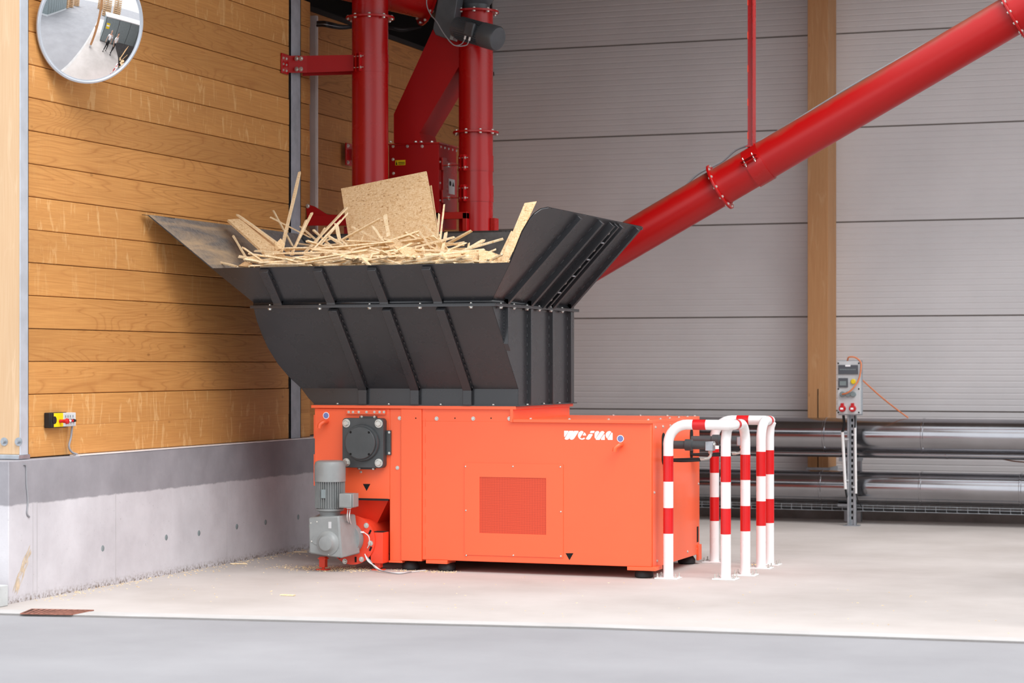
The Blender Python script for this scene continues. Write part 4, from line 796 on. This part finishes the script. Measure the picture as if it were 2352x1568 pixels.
# inclined conveyor
ic = thing('inclined_conveyor', (-4.6, 18.5, 3.2), 'long inclined red tubular conveyor running up to the right past the timber column', 'conveyor')
Q0 = at(1700, 402, Y=18.5); Q1 = at(2300, 50, Y=18.5); cd = (Q1 - Q0).normalized(); QA = Q0 - cd * 2.3; QB = Q1 + cd * 1.5
MB().cyl(QA, QB, .17, 64).build('tube', 'red_dusty', ic)
FL1 = Q0 - cd * (Q0 - at(1655, 432, Y=18.5)).length; flange(ic, FL1, cd, .218, .009, 12, .197, bs=1.1, ph=.1)
flange(ic, at(2325, 36, Y=18.5), cd, .218, .009, 12, .197, bs=1.1)
CB = at(1742, 379, Y=18.5); clampband(ic, CB - cd * .075, CB + cd * .075, .176, (-.2, -1, .15))
bolts(ic, [Q0 + cd * s_ + Vector((0, -.155, .06)) for s_ in (-1.1, -.4, .33, .95, 1.6, 2.2)], (0, -1, .35), .6, DOME, 'screw')
cb2 = [at(x, y, Y=18.6) + Vector((0, 0, 0)) for x, y in ((1480, 505), (1560, 440), (1600, 402), (1632, 385), (1660, 370), (1690, 345), (1722, 332), (1780, 305), (1960, 195), (2260, 25), (2330, -15))]
o = MB().sweep(bez(cb2), .009, 8).build('conduit_cable', 'cable_grey', org=tuple(cb2[4])); tag(o, 'grey cable running along the top of the inclined conveyor', 'cable')
hr = thing('hanger_rod', tuple(at(1725, 333, Y=18.5)), 'red angle-iron hanger rising from the inclined conveyor clamp', 'hanger')
h0 = at(1718, 330, Y=18.47); h1 = at(1733, 330, Y=18.47)
MB().box(h0.x, h0.x + .04, 18.46, 18.466, h0.z - .02, 5.6).build('front_leg', 'red', hr); MB().box(h1.x - .006, h1.x, 18.42, 18.52, h0.z - .02, 5.6).build('side_leg', 'red', hr)
MB().box(h0.x - .01, h1.x + .01, 18.43, 18.55, h0.z - .03, h0.z - .02).build('foot', 'red', hr)
wst = MB()
for i in range(9): wst.box(h0.x - .002, h0.x + .006, 18.456, 18.462, 3.5 + i * .29, 3.56 + i * .29)
x_ = wst.build('weld_seam', 'auger_red', hr); x_['kind'] = 'stuff'
# steel post, aluminium cable duct
sp_ = thing('steel_post', (-7.89, 16.3, .93), 'blue-grey galvanised steel post standing against the plank wall', 'post')
yp0, yp1 = at(667, 500, X=-7.922).y, at(691, 500, X=-7.922).y
ps = MB(); ps.box(-8.02, -7.922, yp0, yp0 + .01, .93, 5.5); ps.box(-8.02, -7.922, yp1 - .01, yp1, .93, 5.5); ps.build('channel', 'galv_blue', sp_)
MB().box(-7.93, -7.922, yp0, yp1, .93, 5.5).build('face_plate', 'galv_blue', sp_)
MB().box(-7.95, -7.927, yp0 - .012, yp0 - .001, .93, 5.5).build('rubber_gasket', 'black', sp_)
ad_ = thing('cable_duct', tuple(at(724, 470, X=-8.08)), 'pale aluminium cable duct on the planks between steel post and down pipe', 'cable duct')
ca = at(711, 250, X=-8.09); cb_ = at(731, 250, X=-8.03); zt_ = at(722, 36, X=-8.05).z; zb_ = at(722, 560, X=-8.05).z
MB().box(-8.098, -8.03, ca.y, cb_.y, zb_, zt_).build('duct_body', 'alu', ad_, bevel=.003); MB().box(-8.03, -8.022, ca.y + .008, cb_.y - .03, zb_, zt_).build('duct_lid', 'alu', ad_, bevel=.002)
for k in range(4):
    q = [at(729, 50 + k * 3, X=-8.02), at(745, 50 + k * 3, Y=16.8), at(765, 54 + k * 3, Y=16.85), at(790, 59 + k * 2, Y=16.9), at(840, 60, Y=17.0), at(895, 62 + k, Y=17.3), at(925, 66 + k * 1.5, Y=17.4), at(968, 62, Y=17.5)]
    o = MB().sweep(bez(q), .008 if k < 3 else .011, 8).build('cable', 'cable_grey' if k == 2 else 'black', org=tuple(q[2])); tag(o, ['upper black cable of the bundle leaving the cable duct', 'second black cable sagging from the cable duct', 'thin grey cable in the bundle leaving the cable duct', 'thick black cable lowest in the bundle at the cable duct'][k], 'cable', 'cables from the cable duct')

# ------------------------------------------------------------------ guard rails
RRD = .0365
def guard(name, P, label, mirror=False):
    """corner guard: leg, arm along X, corner, arm along Y, leg, and a third leg near the corner"""
    l1, l2, l3 = P; top = 1.112; r = .14
    o = thing(name, (l1.x, l1.y, 0), label, 'guard rail', 'striped corner guards at the shredder end')
    cx_ = l3.x + .0; cy = l1.y; sy = 1 if l3.y > l1.y else -1
    def arc(c, a, b, n=8): return [c + a * math.cos(t) + b * math.sin(t) for t in [math.pi / 2 * i / n for i in range(n + 1)]]
    Z = Vector((0, 0, 1)); X = Vector((1, 0, 0)); Yv = Vector((0, sy, 0))
    pts = [Vector((l1.x, l1.y, 0))] + arc(Vector((l1.x + r, l1.y, top - r)), -X * r, Z * r)
    rc = .07; pts += arc(Vector((cx_ - rc, cy + sy * rc, top)), -Yv * rc, X * rc)
    Ly = abs(l3.y - l1.y); r3 = min(r, Ly - rc - .02)
    pts += arc(Vector((cx_, l3.y - sy * r3, top - r3)), Z * r3, Yv * r3) + [Vector((cx_, l3.y, 0))]
    MB().sweep(pts, RRD, 20).build('rail_tube', 'white', o)
    y2 = l2.y; MB().sweep([Vector((l2.x, y2, 0)), Vector((l2.x, y2, top - .12)), Vector((l2.x + .006, y2 + sy * .004, top - .05)), Vector((l2.x + .02, y2 + sy * .01, top - .01))], RRD, 20).build('middle_leg', 'white', o)
    bm = {}
    for L_ in (Vector((l1.x, l1.y, 0)), Vector((l2.x, y2, 0)), Vector((cx_, l3.y, 0))):
        for z0_, z1_ in ((.325, .51), (.70, .885)): MB().cyl(L_ + Z * z0_, L_ + Z * z1_, RRD + .0008, 20, cap=False).build('red_band', 'bandred', o)
        pp = MB(); pp.box(L_.x - .085, L_.x + .085, L_.y - .07, L_.y + .07, 0, .01); pp.build('foot_plate', 'white', o, bevel=.002)
        for dx in (-.068, .068):
            for dy in (-.05, .05): MB().lathe((L_.x + dx, L_.y + dy, .01), Z, [(.010, 0), (.010, .008), (.005, .008), (.005, .03)], 8).build('anchor_bolt', 'bolt', o)
    mx = (l1.x + cx_) / 2 + .0; MB().cyl((mx - .048, cy, top), (mx + .048, cy, top), RRD + .0008, 20, cap=False).build('red_band', 'bandred', o)
    my = cy + sy * (rc + .06); MB().cyl((cx_, my - .03, top), (cx_, my + .03, top), RRD + .0008, 20, cap=False).build('red_band', 'bandred', o)
G = lambda x, y: at(x, y, Z=0)
guard('guard_rail', (G(1535, 1328), G(1667, 1330), G(1712, 1321)), 'nearer red and white striped corner guard rail beside the shredder')
guard('guard_rail', (G(1641, 1291), G(1767, 1297), G(1748, 1305)), 'farther red and white striped corner guard rail beside the shredder')

# ------------------------------------------------------------------ insulated pipes and cable tray
def pipeline(y, zc, r, joints, label, x0=-7.2, x1=2.4, group=None, ringr=.004):
    o = thing('insulated_pipe', (x0, y, zc), label, 'pipe', group); xs = [x0] + joints + [x1]
    for a, b in zip(xs[:-1], xs[1:]): MB().cyl((a + .002, y, zc), (b - .002, y, zc), r, 64).build('pipe_section', 'shiny', o)
    for x in joints: MB().lathe((x - .012, y, zc), (1, 0, 0), [(r + .001, 0), (r + ringr, .004), (r + ringr, .02), (r + .001, .024)], 64).build('joint_band', 'shiny', o)
    return o
j1 = [at(px, 1000, Y=21.0).x for px in (1200, 1440, 1672, 1897, 2122)]; j2 = [at(px, 1110, Y=21.0).x for px in (1205, 1435, 1660, 1888, 2117, 2346)]
pipeline(21.02, .855, .168, j1, 'upper thick insulated pipe with shiny sheet jacket along the back wall')
pipeline(21.02, .352, .158, j2, 'lower thick insulated pipe with shiny sheet jacket above the cable tray')
pipeline(21.1, .672, .035, [at(2175, 1045, Y=21.1).x], 'thin grey pipe hanging directly below the upper insulated pipe', ringr=.002)
ps_ = thing('pipe_support', tuple(at(1975, 1200, Y=21.2)), 'galvanised pipe support standing behind the socket post', 'support')
for px0, px1 in ((1940, 1950), (1968, 1978)): MB().box(at(px0, 1, Y=21.25).x, at(px1, 1, Y=21.25).x, 21.23, 21.3, 0, .70).build('leg', 'galv', ps_)
MB().box(at(1938, 1, Y=21.25).x, at(1980, 1, Y=21.25).x, 21.0, 21.3, .60, .64).build('cradle', 'galv', ps_)
MB().box(at(1938, 1, Y=21.25).x, at(1980, 1, Y=21.25).x, 20.95, 21.3, .165, .19).build('cradle', 'galv', ps_)
ct = thing('cable_tray', (-3, 21.0, .13), 'wire mesh cable tray running below the lower insulated pipe', 'cable tray')
for y in (20.88, 21.1):
    for z in (.13, .16, .185): MB().cyl((-7, y, z), (2.3, y, z), .0028, 6).build('long_wire', 'galv', ct)
tw = MB(); x = -6.9
while x < 2.2: tw.sweep([(x, 20.88, .19), (x, 20.88, .13), (x, 21.1, .13), (x, 21.1, .19)], .0025, 5); x += .1
tw = tw.build('cross_wires', 'galv', ct); tw['kind'] = 'stuff'
MB().cyl((-7, 20.95, .14), (2.3, 20.97, .14), .012, 8).build('laid_cable', 'black', ct); MB().cyl((-7, 21.03, .14), (2.3, 21.0, .14), .012, 8).build('laid_cable', 'black', ct)
# socket post
YS = 20.66; sx0 = at(1946, 1100, Y=YS).x; sx1 = at(1966, 1100, Y=YS).x
so_ = thing('socket_post', ((sx0 + sx1) / 2, YS, 0), 'grey power socket panel on a slotted steel strut before the pipes', 'socket post')
sm = MB(); sm.box(sx0, sx0 + .022, YS, YS + .04, 0, 1.1); sm.box(sx1 - .022, sx1, YS, YS + .04, 0, 1.1); sm.box(sx0, sx1, YS + .03, YS + .04, 0, 1.1); sm.build('strut', 'galv', so_, bevel=.001)
MB().box(sx0 - .03, sx1 + .03, YS - .04, YS + .09, 0, .008).build('foot_plate', 'galv', so_)
slm = MB()
for i in range(18): slm.box((sx0 + sx1) / 2 - .009, (sx0 + sx1) / 2 + .009, YS + .028, YS + .0302, .06 + i * .055, .09 + i * .055)
slm.build('slots', 'hole', so_)['kind'] = 'stuff'
YP = YS - .13
def pz(x, y): return at(x, y, Y=YP)
b0, b1 = pz(1924, 829), pz(1976, 951)
po_ = MB().box(b0.x, b1.x, YP, YS, b1.z, b0.z).build('panel_box', 'boxgrey', so_, bevel=.004)
MB().box(b0.x - .004, b1.x + .012, YP + .05, YP + .06, b1.z - .012, b0.z + .008).build('back_plate', 'galv', so_)
def pbox(x0, y0, x1, y1, d, mat, name, bev=.002, par=None):
    a, b = pz(x0, y0), pz(x1, y1); return MB().box(a.x, b.x, YP - d, YP, b.z, a.z).build(name, mat, par or po_, bevel=bev)
wnd = pbox(1926, 838, 1971, 859, .012, 'smoke', 'breaker_window')
for k in range(10): x = pz(1930 + k * 3.7, 848); MB().box(x.x, x.x + .010, YP - .0135, YP - .012, x.z - .006, x.z + .004).build('breaker', 'socketgrey', po_)
pbox(1942, 838, 1954, 841.5, .0135, 'print_white', 'window_label', .0); pbox(1926, 868, 1948, 889, .012, 'smoke', 'breaker_window'); pbox(1929, 875, 1944, 885, .0135, 'socketgrey', 'breaker', .001)
P = pz(1960, 876); MB().lathe(P, (0, -1, 0), [(.0255, 0), (.0255, .012), (.02, .018)], 8).build('yellow_socket', 'yellow', po_)
for px in (1936, 1948, 1960): P = pz(px, 905); MB().lathe(P, (0, -1, 0), [(.027, 0), (.027, .02), (.022, .026)], 24).build('grey_socket', 'socketgrey', po_)
for px in (1935.5, 1959):
    P = pz(px, 938); so3 = MB().lathe(P, (0, -1, 0), [(.032, 0), (.032, .03), (.026, .045), (.02, .045)], 28).build('red_socket', 'redplastic', po_); MB().box(P.x - .014, P.x + .014, YP - .035, YP, P.z + .02, P.z + .052).build('socket_hinge', 'redplastic', po_, bevel=.003); MB().box(P.x - .014, P.x + .014, YP - .0462, YP - .045, P.z - .009, P.z + .009).build('socket_print', 'print_white', po_)
for px in (1925.5, 1972.5):
    for py in (834, 893, 947): P = pz(px, py); MB().lathe(P, (0, -1, 0), [(.008, 0), (.008, .002)], 12).build('corner_screw', 'hole', po_)
MB().sweep(bez([at(1937, 952, Y=YS - .03), at(1939, 975, Y=YS - .02), at(1935, 992, Y=YS - .02)]), .013, 10).build('black_cable', 'black', so_)
MB().sweep(bez([at(1963, 952, Y=YS - .03), at(1964, 970, Y=YS - .02), at(1963, 985, Y=YS - .02)]), .006, 8).build('black_cable', 'black', so_)
MB().cyl(at(1935, 992, Y=YS - .02), at(1942, 1123, Y=YS - .02), .015, 14).build('conduit', 'white', so_); MB().cyl(at(1964, 982, Y=YS - .02), at(1966, 1133, Y=YS - .02), .012, 14).build('conduit', 'white', so_)
MB().sweep(bez([at(1942, 1123, Y=YS - .02), at(1945, 1140, Y=YS), at(1950, 1155, Y=YS + .1)]), .009, 8).build('black_cable', 'black', so_); MB().sweep(bez([at(1966, 1133, Y=YS - .02), at(1970, 1147, Y=YS), at(1978, 1162, Y=YS + .1)]), .005, 8).build('black_cable', 'black', so_)
for a in ((1936, 1008, 1949), (1942, 1103, 1950), (1958, 998, 1966), (1959, 1118, 1968)): q0 = at(a[0], a[1], Y=YS - .01); q1 = at(a[2], a[1], Y=YS - .01); MB().box(q0.x, q1.x, YS - .03, YS, q0.z - .006, q0.z + .006).build('conduit_clip', 'boxgrey', so_)
oq = [pz(1936, 905) + Vector((0, -.03, 0)), pz(1948, 902) + Vector((0, -.05, 0)), pz(1960, 893) + Vector((0, -.05, 0)), pz(1973, 873) + Vector((0, -.03, 0)), pz(1978, 850) + Vector((0, -.02, 0)), pz(1977, 832), pz(1965, 821), pz(1950, 820), pz(1945, 828) + Vector((0, .03, 0))]
o = MB().sweep(bez(oq), .0075, 8).build('orange_cable', 'cable_orange', org=tuple(oq[4])); tag(o, 'orange power cable looped over the top of the socket panel', 'cable')
o = MB().sweep(bez([at(1976, 868, Y=YS - .06), at(2020, 908, Y=20.8), at(2060, 940, Y=21.0), at(2086, 959, Y=21.05)]), .007, 8).build('orange_cable', 'cable_orange', org=tuple(at(2020, 908, Y=20.8))); tag(o, 'orange cable stretched from the socket panel down to the upper pipe', 'cable')
o = MB().sweep(bez([at(2275, 1046, Y=21.2), at(2300, 1053, Y=21.25), at(2330, 1059, Y=21.25), at(2370, 1062, Y=21.25)]), .006, 8).build('orange_cable', paint('brown_cable', (150, 96, 74), .5), org=tuple(at(2300, 1053, Y=21.2))); tag(o, 'brown cable sagging below the thin pipe at the right border', 'cable')

# ------------------------------------------------------------------ control station, wires and mirror on the left wall
cs = thing('control_station', (-7.93, 12.78, 1.13), 'yellow and grey push-button station with red emergency stop on the plank wall', 'control box')
ya, yb_ = 12.625, 12.935; za, zb2 = 1.125, 1.218; xf = -7.875
MB().box(-7.928, xf - .01, ya - .002, yb_ - .1, za - .006, zb2 + .004).build('rear_shell', 'black', cs, bevel=.004)
MB().box(xf - .012, xf, ya, ya + .04, za, zb2).build('end_cap', 'black', cs, bevel=.003)
MB().box(xf - .012, xf + .002, ya + .035, ya + .15, za, zb2).build('stop_plate', 'yellow', cs, bevel=.002); MB().box(-7.928, xf + .002, ya + .15, yb_, za, zb2).build('button_plate', 'boxgrey', cs, bevel=.004)
MB().lathe((xf + .002, ya + .04, (za + zb2) / 2), (1, 0, 0), [(.026, 0), (.026, .001)], 24).build('end_recess', 'black', cs)
zc = (za + zb2) / 2 - .008
MB().lathe((xf, ya + .105, zc), (1, 0, 0), [(.012, 0), (.012, .015), (.011, .02), (.014, .05), (.02, .054), (.018, .066), (.008, .07)], 20).build('emergency_stop', 'redplastic', cs)
for i, (m_, y) in enumerate((('green', .178), ('white', .208), ('redplastic', .238), ('black', .272))):
    MB().lathe((xf, ya + y, zc), (1, 0, 0), [(.012, 0), (.012, .012)], 16).build('button_collar', 'black', cs); MB().lathe((xf + .012, ya + y, zc), (1, 0, 0), [(.009, 0), (.009, .012), (.006, .014)], 16).build('button', m_, cs)
    MB().box(xf + .002, xf + .003, ya + y - .006, ya + y + .006, zc + .022, zc + .038).build('button_label', 'socketgrey', cs)
cq = [Vector((-7.895, yb_ - .012, za)), Vector((-7.90, yb_ - .02, 1.05)), Vector((-7.90, yb_ - .045, .99)), Vector((-7.895, yb_ - .02, .95)), Vector((-7.88, yb_ + .03, .93))]
o = MB().sweep(bez(cq), .0075, 10).build('station_cable', 'cable_grey', org=tuple(cq[2])); tag(o, 'short grey cable hanging from the push-button station to the concrete', 'cable')
wq = [at(x, y, X=-7.845) for x, y in ((55, 1066), (60, 1072), (61, 1110), (64, 1150), (62, 1178), (68, 1187))]
o = MB().sweep(bez(wq), .0055, 8).build('loose_cable', 'cable_grey', org=tuple(wq[2])); tag(o, 'loose grey cable end hanging down the concrete below the timber post', 'cable')

# ------------------------------------------------------------------ traffic mirror
MC = at(208, 57, X=-7.69); ma, mel = R(-30), R(-15)
mn = Vector((math.cos(mel) * math.cos(ma), math.cos(mel) * math.sin(ma), math.sin(mel)))
mo = thing('traffic_mirror', tuple(MC), 'round convex traffic mirror on the plank wall near the timber post', 'mirror')
rho, rad = 1.3, .385; cvx = [(rad * k / 24, math.sqrt(rho ** 2 - (rad * k / 24) ** 2) - math.sqrt(rho ** 2 - rad ** 2)) for k in range(24, 0, -1)]
g_ = MB(); g_.lathe(MC, mn, cvx + [(.002, rho - math.sqrt(rho ** 2 - rad ** 2))], 96, cap=False); g_.build('mirror_glass', 'mirror', mo)
MB().lathe(MC, mn, [(rad - .02, -.03), (rad + .004, -.018), (rad + .014, -.004), (rad + .012, .008), (rad + .001, .012), (rad - .006, .004)], 96, cap=True).build('rim', 'galv_light', mo)
bm_ = MB(); bm_.sweep([MC - mn * .03, MC - mn * .09, Vector((-7.925, MC.y + .02, MC.z))], .02, 12); bm_.build('mounting_arm', 'galv', mo)
# ------------------------------------------------------------------ what the mirror sees beside the camera's frame
fc_ = thing('timber_column', (-1.03, 13.04, 0), 'timber column carrying the front edge of the canopy on a pale foot', 'column')
MB().box(-1.13, -.93, 12.94, 13.14, .22, 5.0).build('timber', 'glulam', fc_, bevel=.004); MB().box(-1.12, -.94, 12.95, 13.13, 0, .22).build('column_foot', 'boxgrey', fc_, bevel=.01)
gw = thing('storage_container', (1.6, 17, 0), 'dark grey metal container standing beside the canopy', 'container')
MB().box(.6, 2.6, 13.9, 20.5, .06, 2.3).build('body', 'socketgrey', gw, bevel=.02); MB().box(.57, 2.63, 13.87, 20.53, 2.3, 2.38).build('roof', 'white', gw, bevel=.01)
for i in range(5): MB().box(.588, .6, 13.9 + .02 + i * 1.62, 13.9 + .06 + i * 1.62, .06, 2.3).build('wall_seam', 'black', gw)
MB().box(.585, .6, 14.1, 14.5, 1.3, 1.8).build('notice_board', 'yellow', gw); MB().box(.583, .585, 14.12, 14.48, 1.5, 1.64).build('notice_sheet', 'print_white', gw)
hs_ = thing('grey_building', (6, 3, 0), 'grey metal clad building across the asphalt yard', 'building')
MB().box(2.6, 9.8, -1.2, 5.9, 0, 5.5).build('cladding', 'socketgrey', hs_); MB().box(2.55, 9.85, -1.25, 5.95, 0, .25).build('plinth', 'boxgrey', hs_)
for i in range(9): MB().box(2.7 + i * .8, 2.72 + i * .8, 5.9, 5.915, .25, 5.5).build('cladding_seam', 'darkgrey', hs_)
for k, (x, y, ly, hh) in enumerate(((11.2, 5.2, 1.2, 2.4), (13.4, 5.6, 1.4, 2.0), (17, 6.2, 1.6, 2.6), (13, 15.2, 2.2, 3.6), (14.5, 18.4, 2.2, 4.2), (21, 13.8, 2.4, 3.4))):
    ls_ = thing('lumber_stack', (x, y, 0), ['pale lumber stack nearest the grey building', 'low lumber stack beyond the first', 'tall lumber stack far down the yard', 'lumber stack behind the container corner', 'tallest lumber stack behind the container', 'farthest lumber stack at the end of the yard'][k], 'lumber stack', 'lumber stacks in the yard')
    for q in range(int(hh / .4)):
        MB().box(x - .6, x + .6, y - ly / 2, y + ly / 2, .08 + q * .4, .36 + q * .4).build('board_layer', 'post', ls_); MB().box(x - .62, x + .62, y - .1, y + .1, q * .4, .08 + q * .4).build('spacer', 'plank', ls_)
def person(x, y, face, stride, label, hair):
    o = thing('person', (x, y, 0), label, 'person', 'people beside the shredder'); cf, sf_ = math.cos(face), math.sin(face)
    W = lambda a, b, z: Vector((x + a * cf - b * sf_, y + a * sf_ + b * cf, z))
    def skin(name, mat, nodes, edges, root=0, sub=2):
        me = bpy.data.meshes.new(name); me.from_pydata([tuple(W(*p[:3]) - Vector((x, y, 0))) for p in nodes], edges, []); me.materials.append(M[mat])
        b = bpy.data.objects.new(name, me); S.collection.objects.link(b); b.parent = o; b.modifiers.new('skin', 'SKIN')
        me.skin_vertices.new() if not me.skin_vertices else None
        for i, p in enumerate(nodes): me.skin_vertices[0].data[i].radius = p[3] if isinstance(p[3], tuple) else (p[3], p[3])
        me.skin_vertices[0].data[root].use_root = True; md = b.modifiers.new('sub', 'SUBSURF'); md.levels = md.render_levels = sub; return b
    s_ = stride
    skin('body', 'skin', [(0, 0, 1.42, .055), (.01, 0, 1.5, .05), (.015, 0, 1.60, (.075, .085)), (.01, 0, 1.70, (.08, .092)), (0, 0, 1.76, .045),
        (0, .2, 1.36, .04), (-.02, .25, 1.1, .036), (.12, .25, .90, .028), (.18, .24, .83, .03), (.22, .24, .78, .016), (0, -.2, 1.36, .04), (-.02, -.25, 1.1, .036), (.06, -.26, .87, .028), (.1, -.25, .80, .03), (.12, -.25, .75, .016)],
        [(0, 1), (1, 2), (2, 3), (3, 4), (0, 5), (5, 6), (6, 7), (7, 8), (8, 9), (0, 10), (10, 11), (11, 12), (12, 13), (13, 14)])
    skin('hair', hair, [(-.02, 0, 1.66, .075), (-.01, 0, 1.73, .085), (0, 0, 1.78, .05)], [(0, 1), (1, 2)])
    skin('shirt', 'white', [(0, 0, .96, (.15, .12)), (0, 0, 1.15, (.15, .115)), (0, 0, 1.33, (.16, .12)), (0, 0, 1.43, (.08, .08)), (0, .2, 1.36, .06), (-.01, .235, 1.17, .055), (0, -.2, 1.36, .06), (-.01, -.235, 1.17, .055)],
        [(0, 1), (1, 2), (2, 3), (2, 4), (4, 5), (2, 6), (6, 7)])
    skin('trousers', 'black', [(0, 0, .96, (.14, .115)), (0, 0, .88, (.14, .115)), (.02 + s_ * .3, .09, .50, .07), (s_ - .02, .1, .10, .05), (.02 - s_ * .2, -.09, .50, .07), (-s_, -.1, .10, .05)], [(0, 1), (1, 2), (2, 3), (1, 4), (4, 5)])
    for px_, py_ in ((s_, .1), (-s_, -.1)): skin('shoe', 'black', [(px_ - .06, py_, .045, .04), (px_ + .05, py_, .04, .042), (px_ + .14, py_, .03, .03)], [(0, 1), (1, 2)])
M['skin'] = paint('skin', (214, 166, 140), .5)
person(-.92, 14.6, R(200), .16, 'person in a white shirt and dark trousers standing nearer the timber column', 'plinth_back')
person(-1.12, 15.28, R(150), .12, 'person in a white shirt and dark trousers standing nearer the grey container', 'black')

# sawdust crumbs swept around the machine and along the plinth
cr = MB(); rc_ = random.Random(21)
def crumb(x, y, s_):
    a = rc_.uniform(0, 3.14); u = Vector((math.cos(a), math.sin(a), 0)) * s_; v_ = Vector((-math.sin(a), math.cos(a), 0)) * s_ * .35
    c = Vector((x, y, .0015)); cr.hexa([c - u - v_, c + u - v_, c + u + v_, c - u + v_] + [p + Vector((0, 0, .003)) for p in (c - u - v_, c + u - v_, c + u + v_, c - u + v_)])
for i in range(520): crumb(-6.9 + rc_.gauss(0, .22), 15.0 + rc_.gauss(0, .10), rc_.uniform(.002, .008))
for i in range(160): crumb(rc_.uniform(-6.4, -5.9), 15.05 + rc_.gauss(0, .05), rc_.uniform(.002, .006))
for i in range(300): crumb(-7.85 + abs(rc_.gauss(0, .10)) + .006, rc_.uniform(12.3, 16.5), rc_.uniform(.002, .008))
for i in range(120): crumb(rc_.uniform(-7.5, -1), rc_.uniform(12.6, 15), rc_.uniform(.002, .007))
co_ = cr.build('sawdust_crumbs', 'strip', smooth=False); tag(co_, 'loose sawdust crumbs scattered on the slab around the auger foot', 'sawdust', kind='stuff')
for k, (px, py, dx, dy, lb) in enumerate(((690, 1267, .05, .012, 'small wood chip on the slab behind the gear motor'), (548, 1294, .06, .02, 'small wood chip on the slab by the concrete wall'), (1733, 1296, .05, .01, 'wood chip on the slab among the guard rail feet'), (660, 1366, .05, .0, 'pale wood chip lying on the open slab'))):
    P = at(px, py, Z=.006); strip(P - Vector((dx, dy, 0)), P + Vector((dx, dy, 0)), .018, .008, lb, None, name='wood_chip')
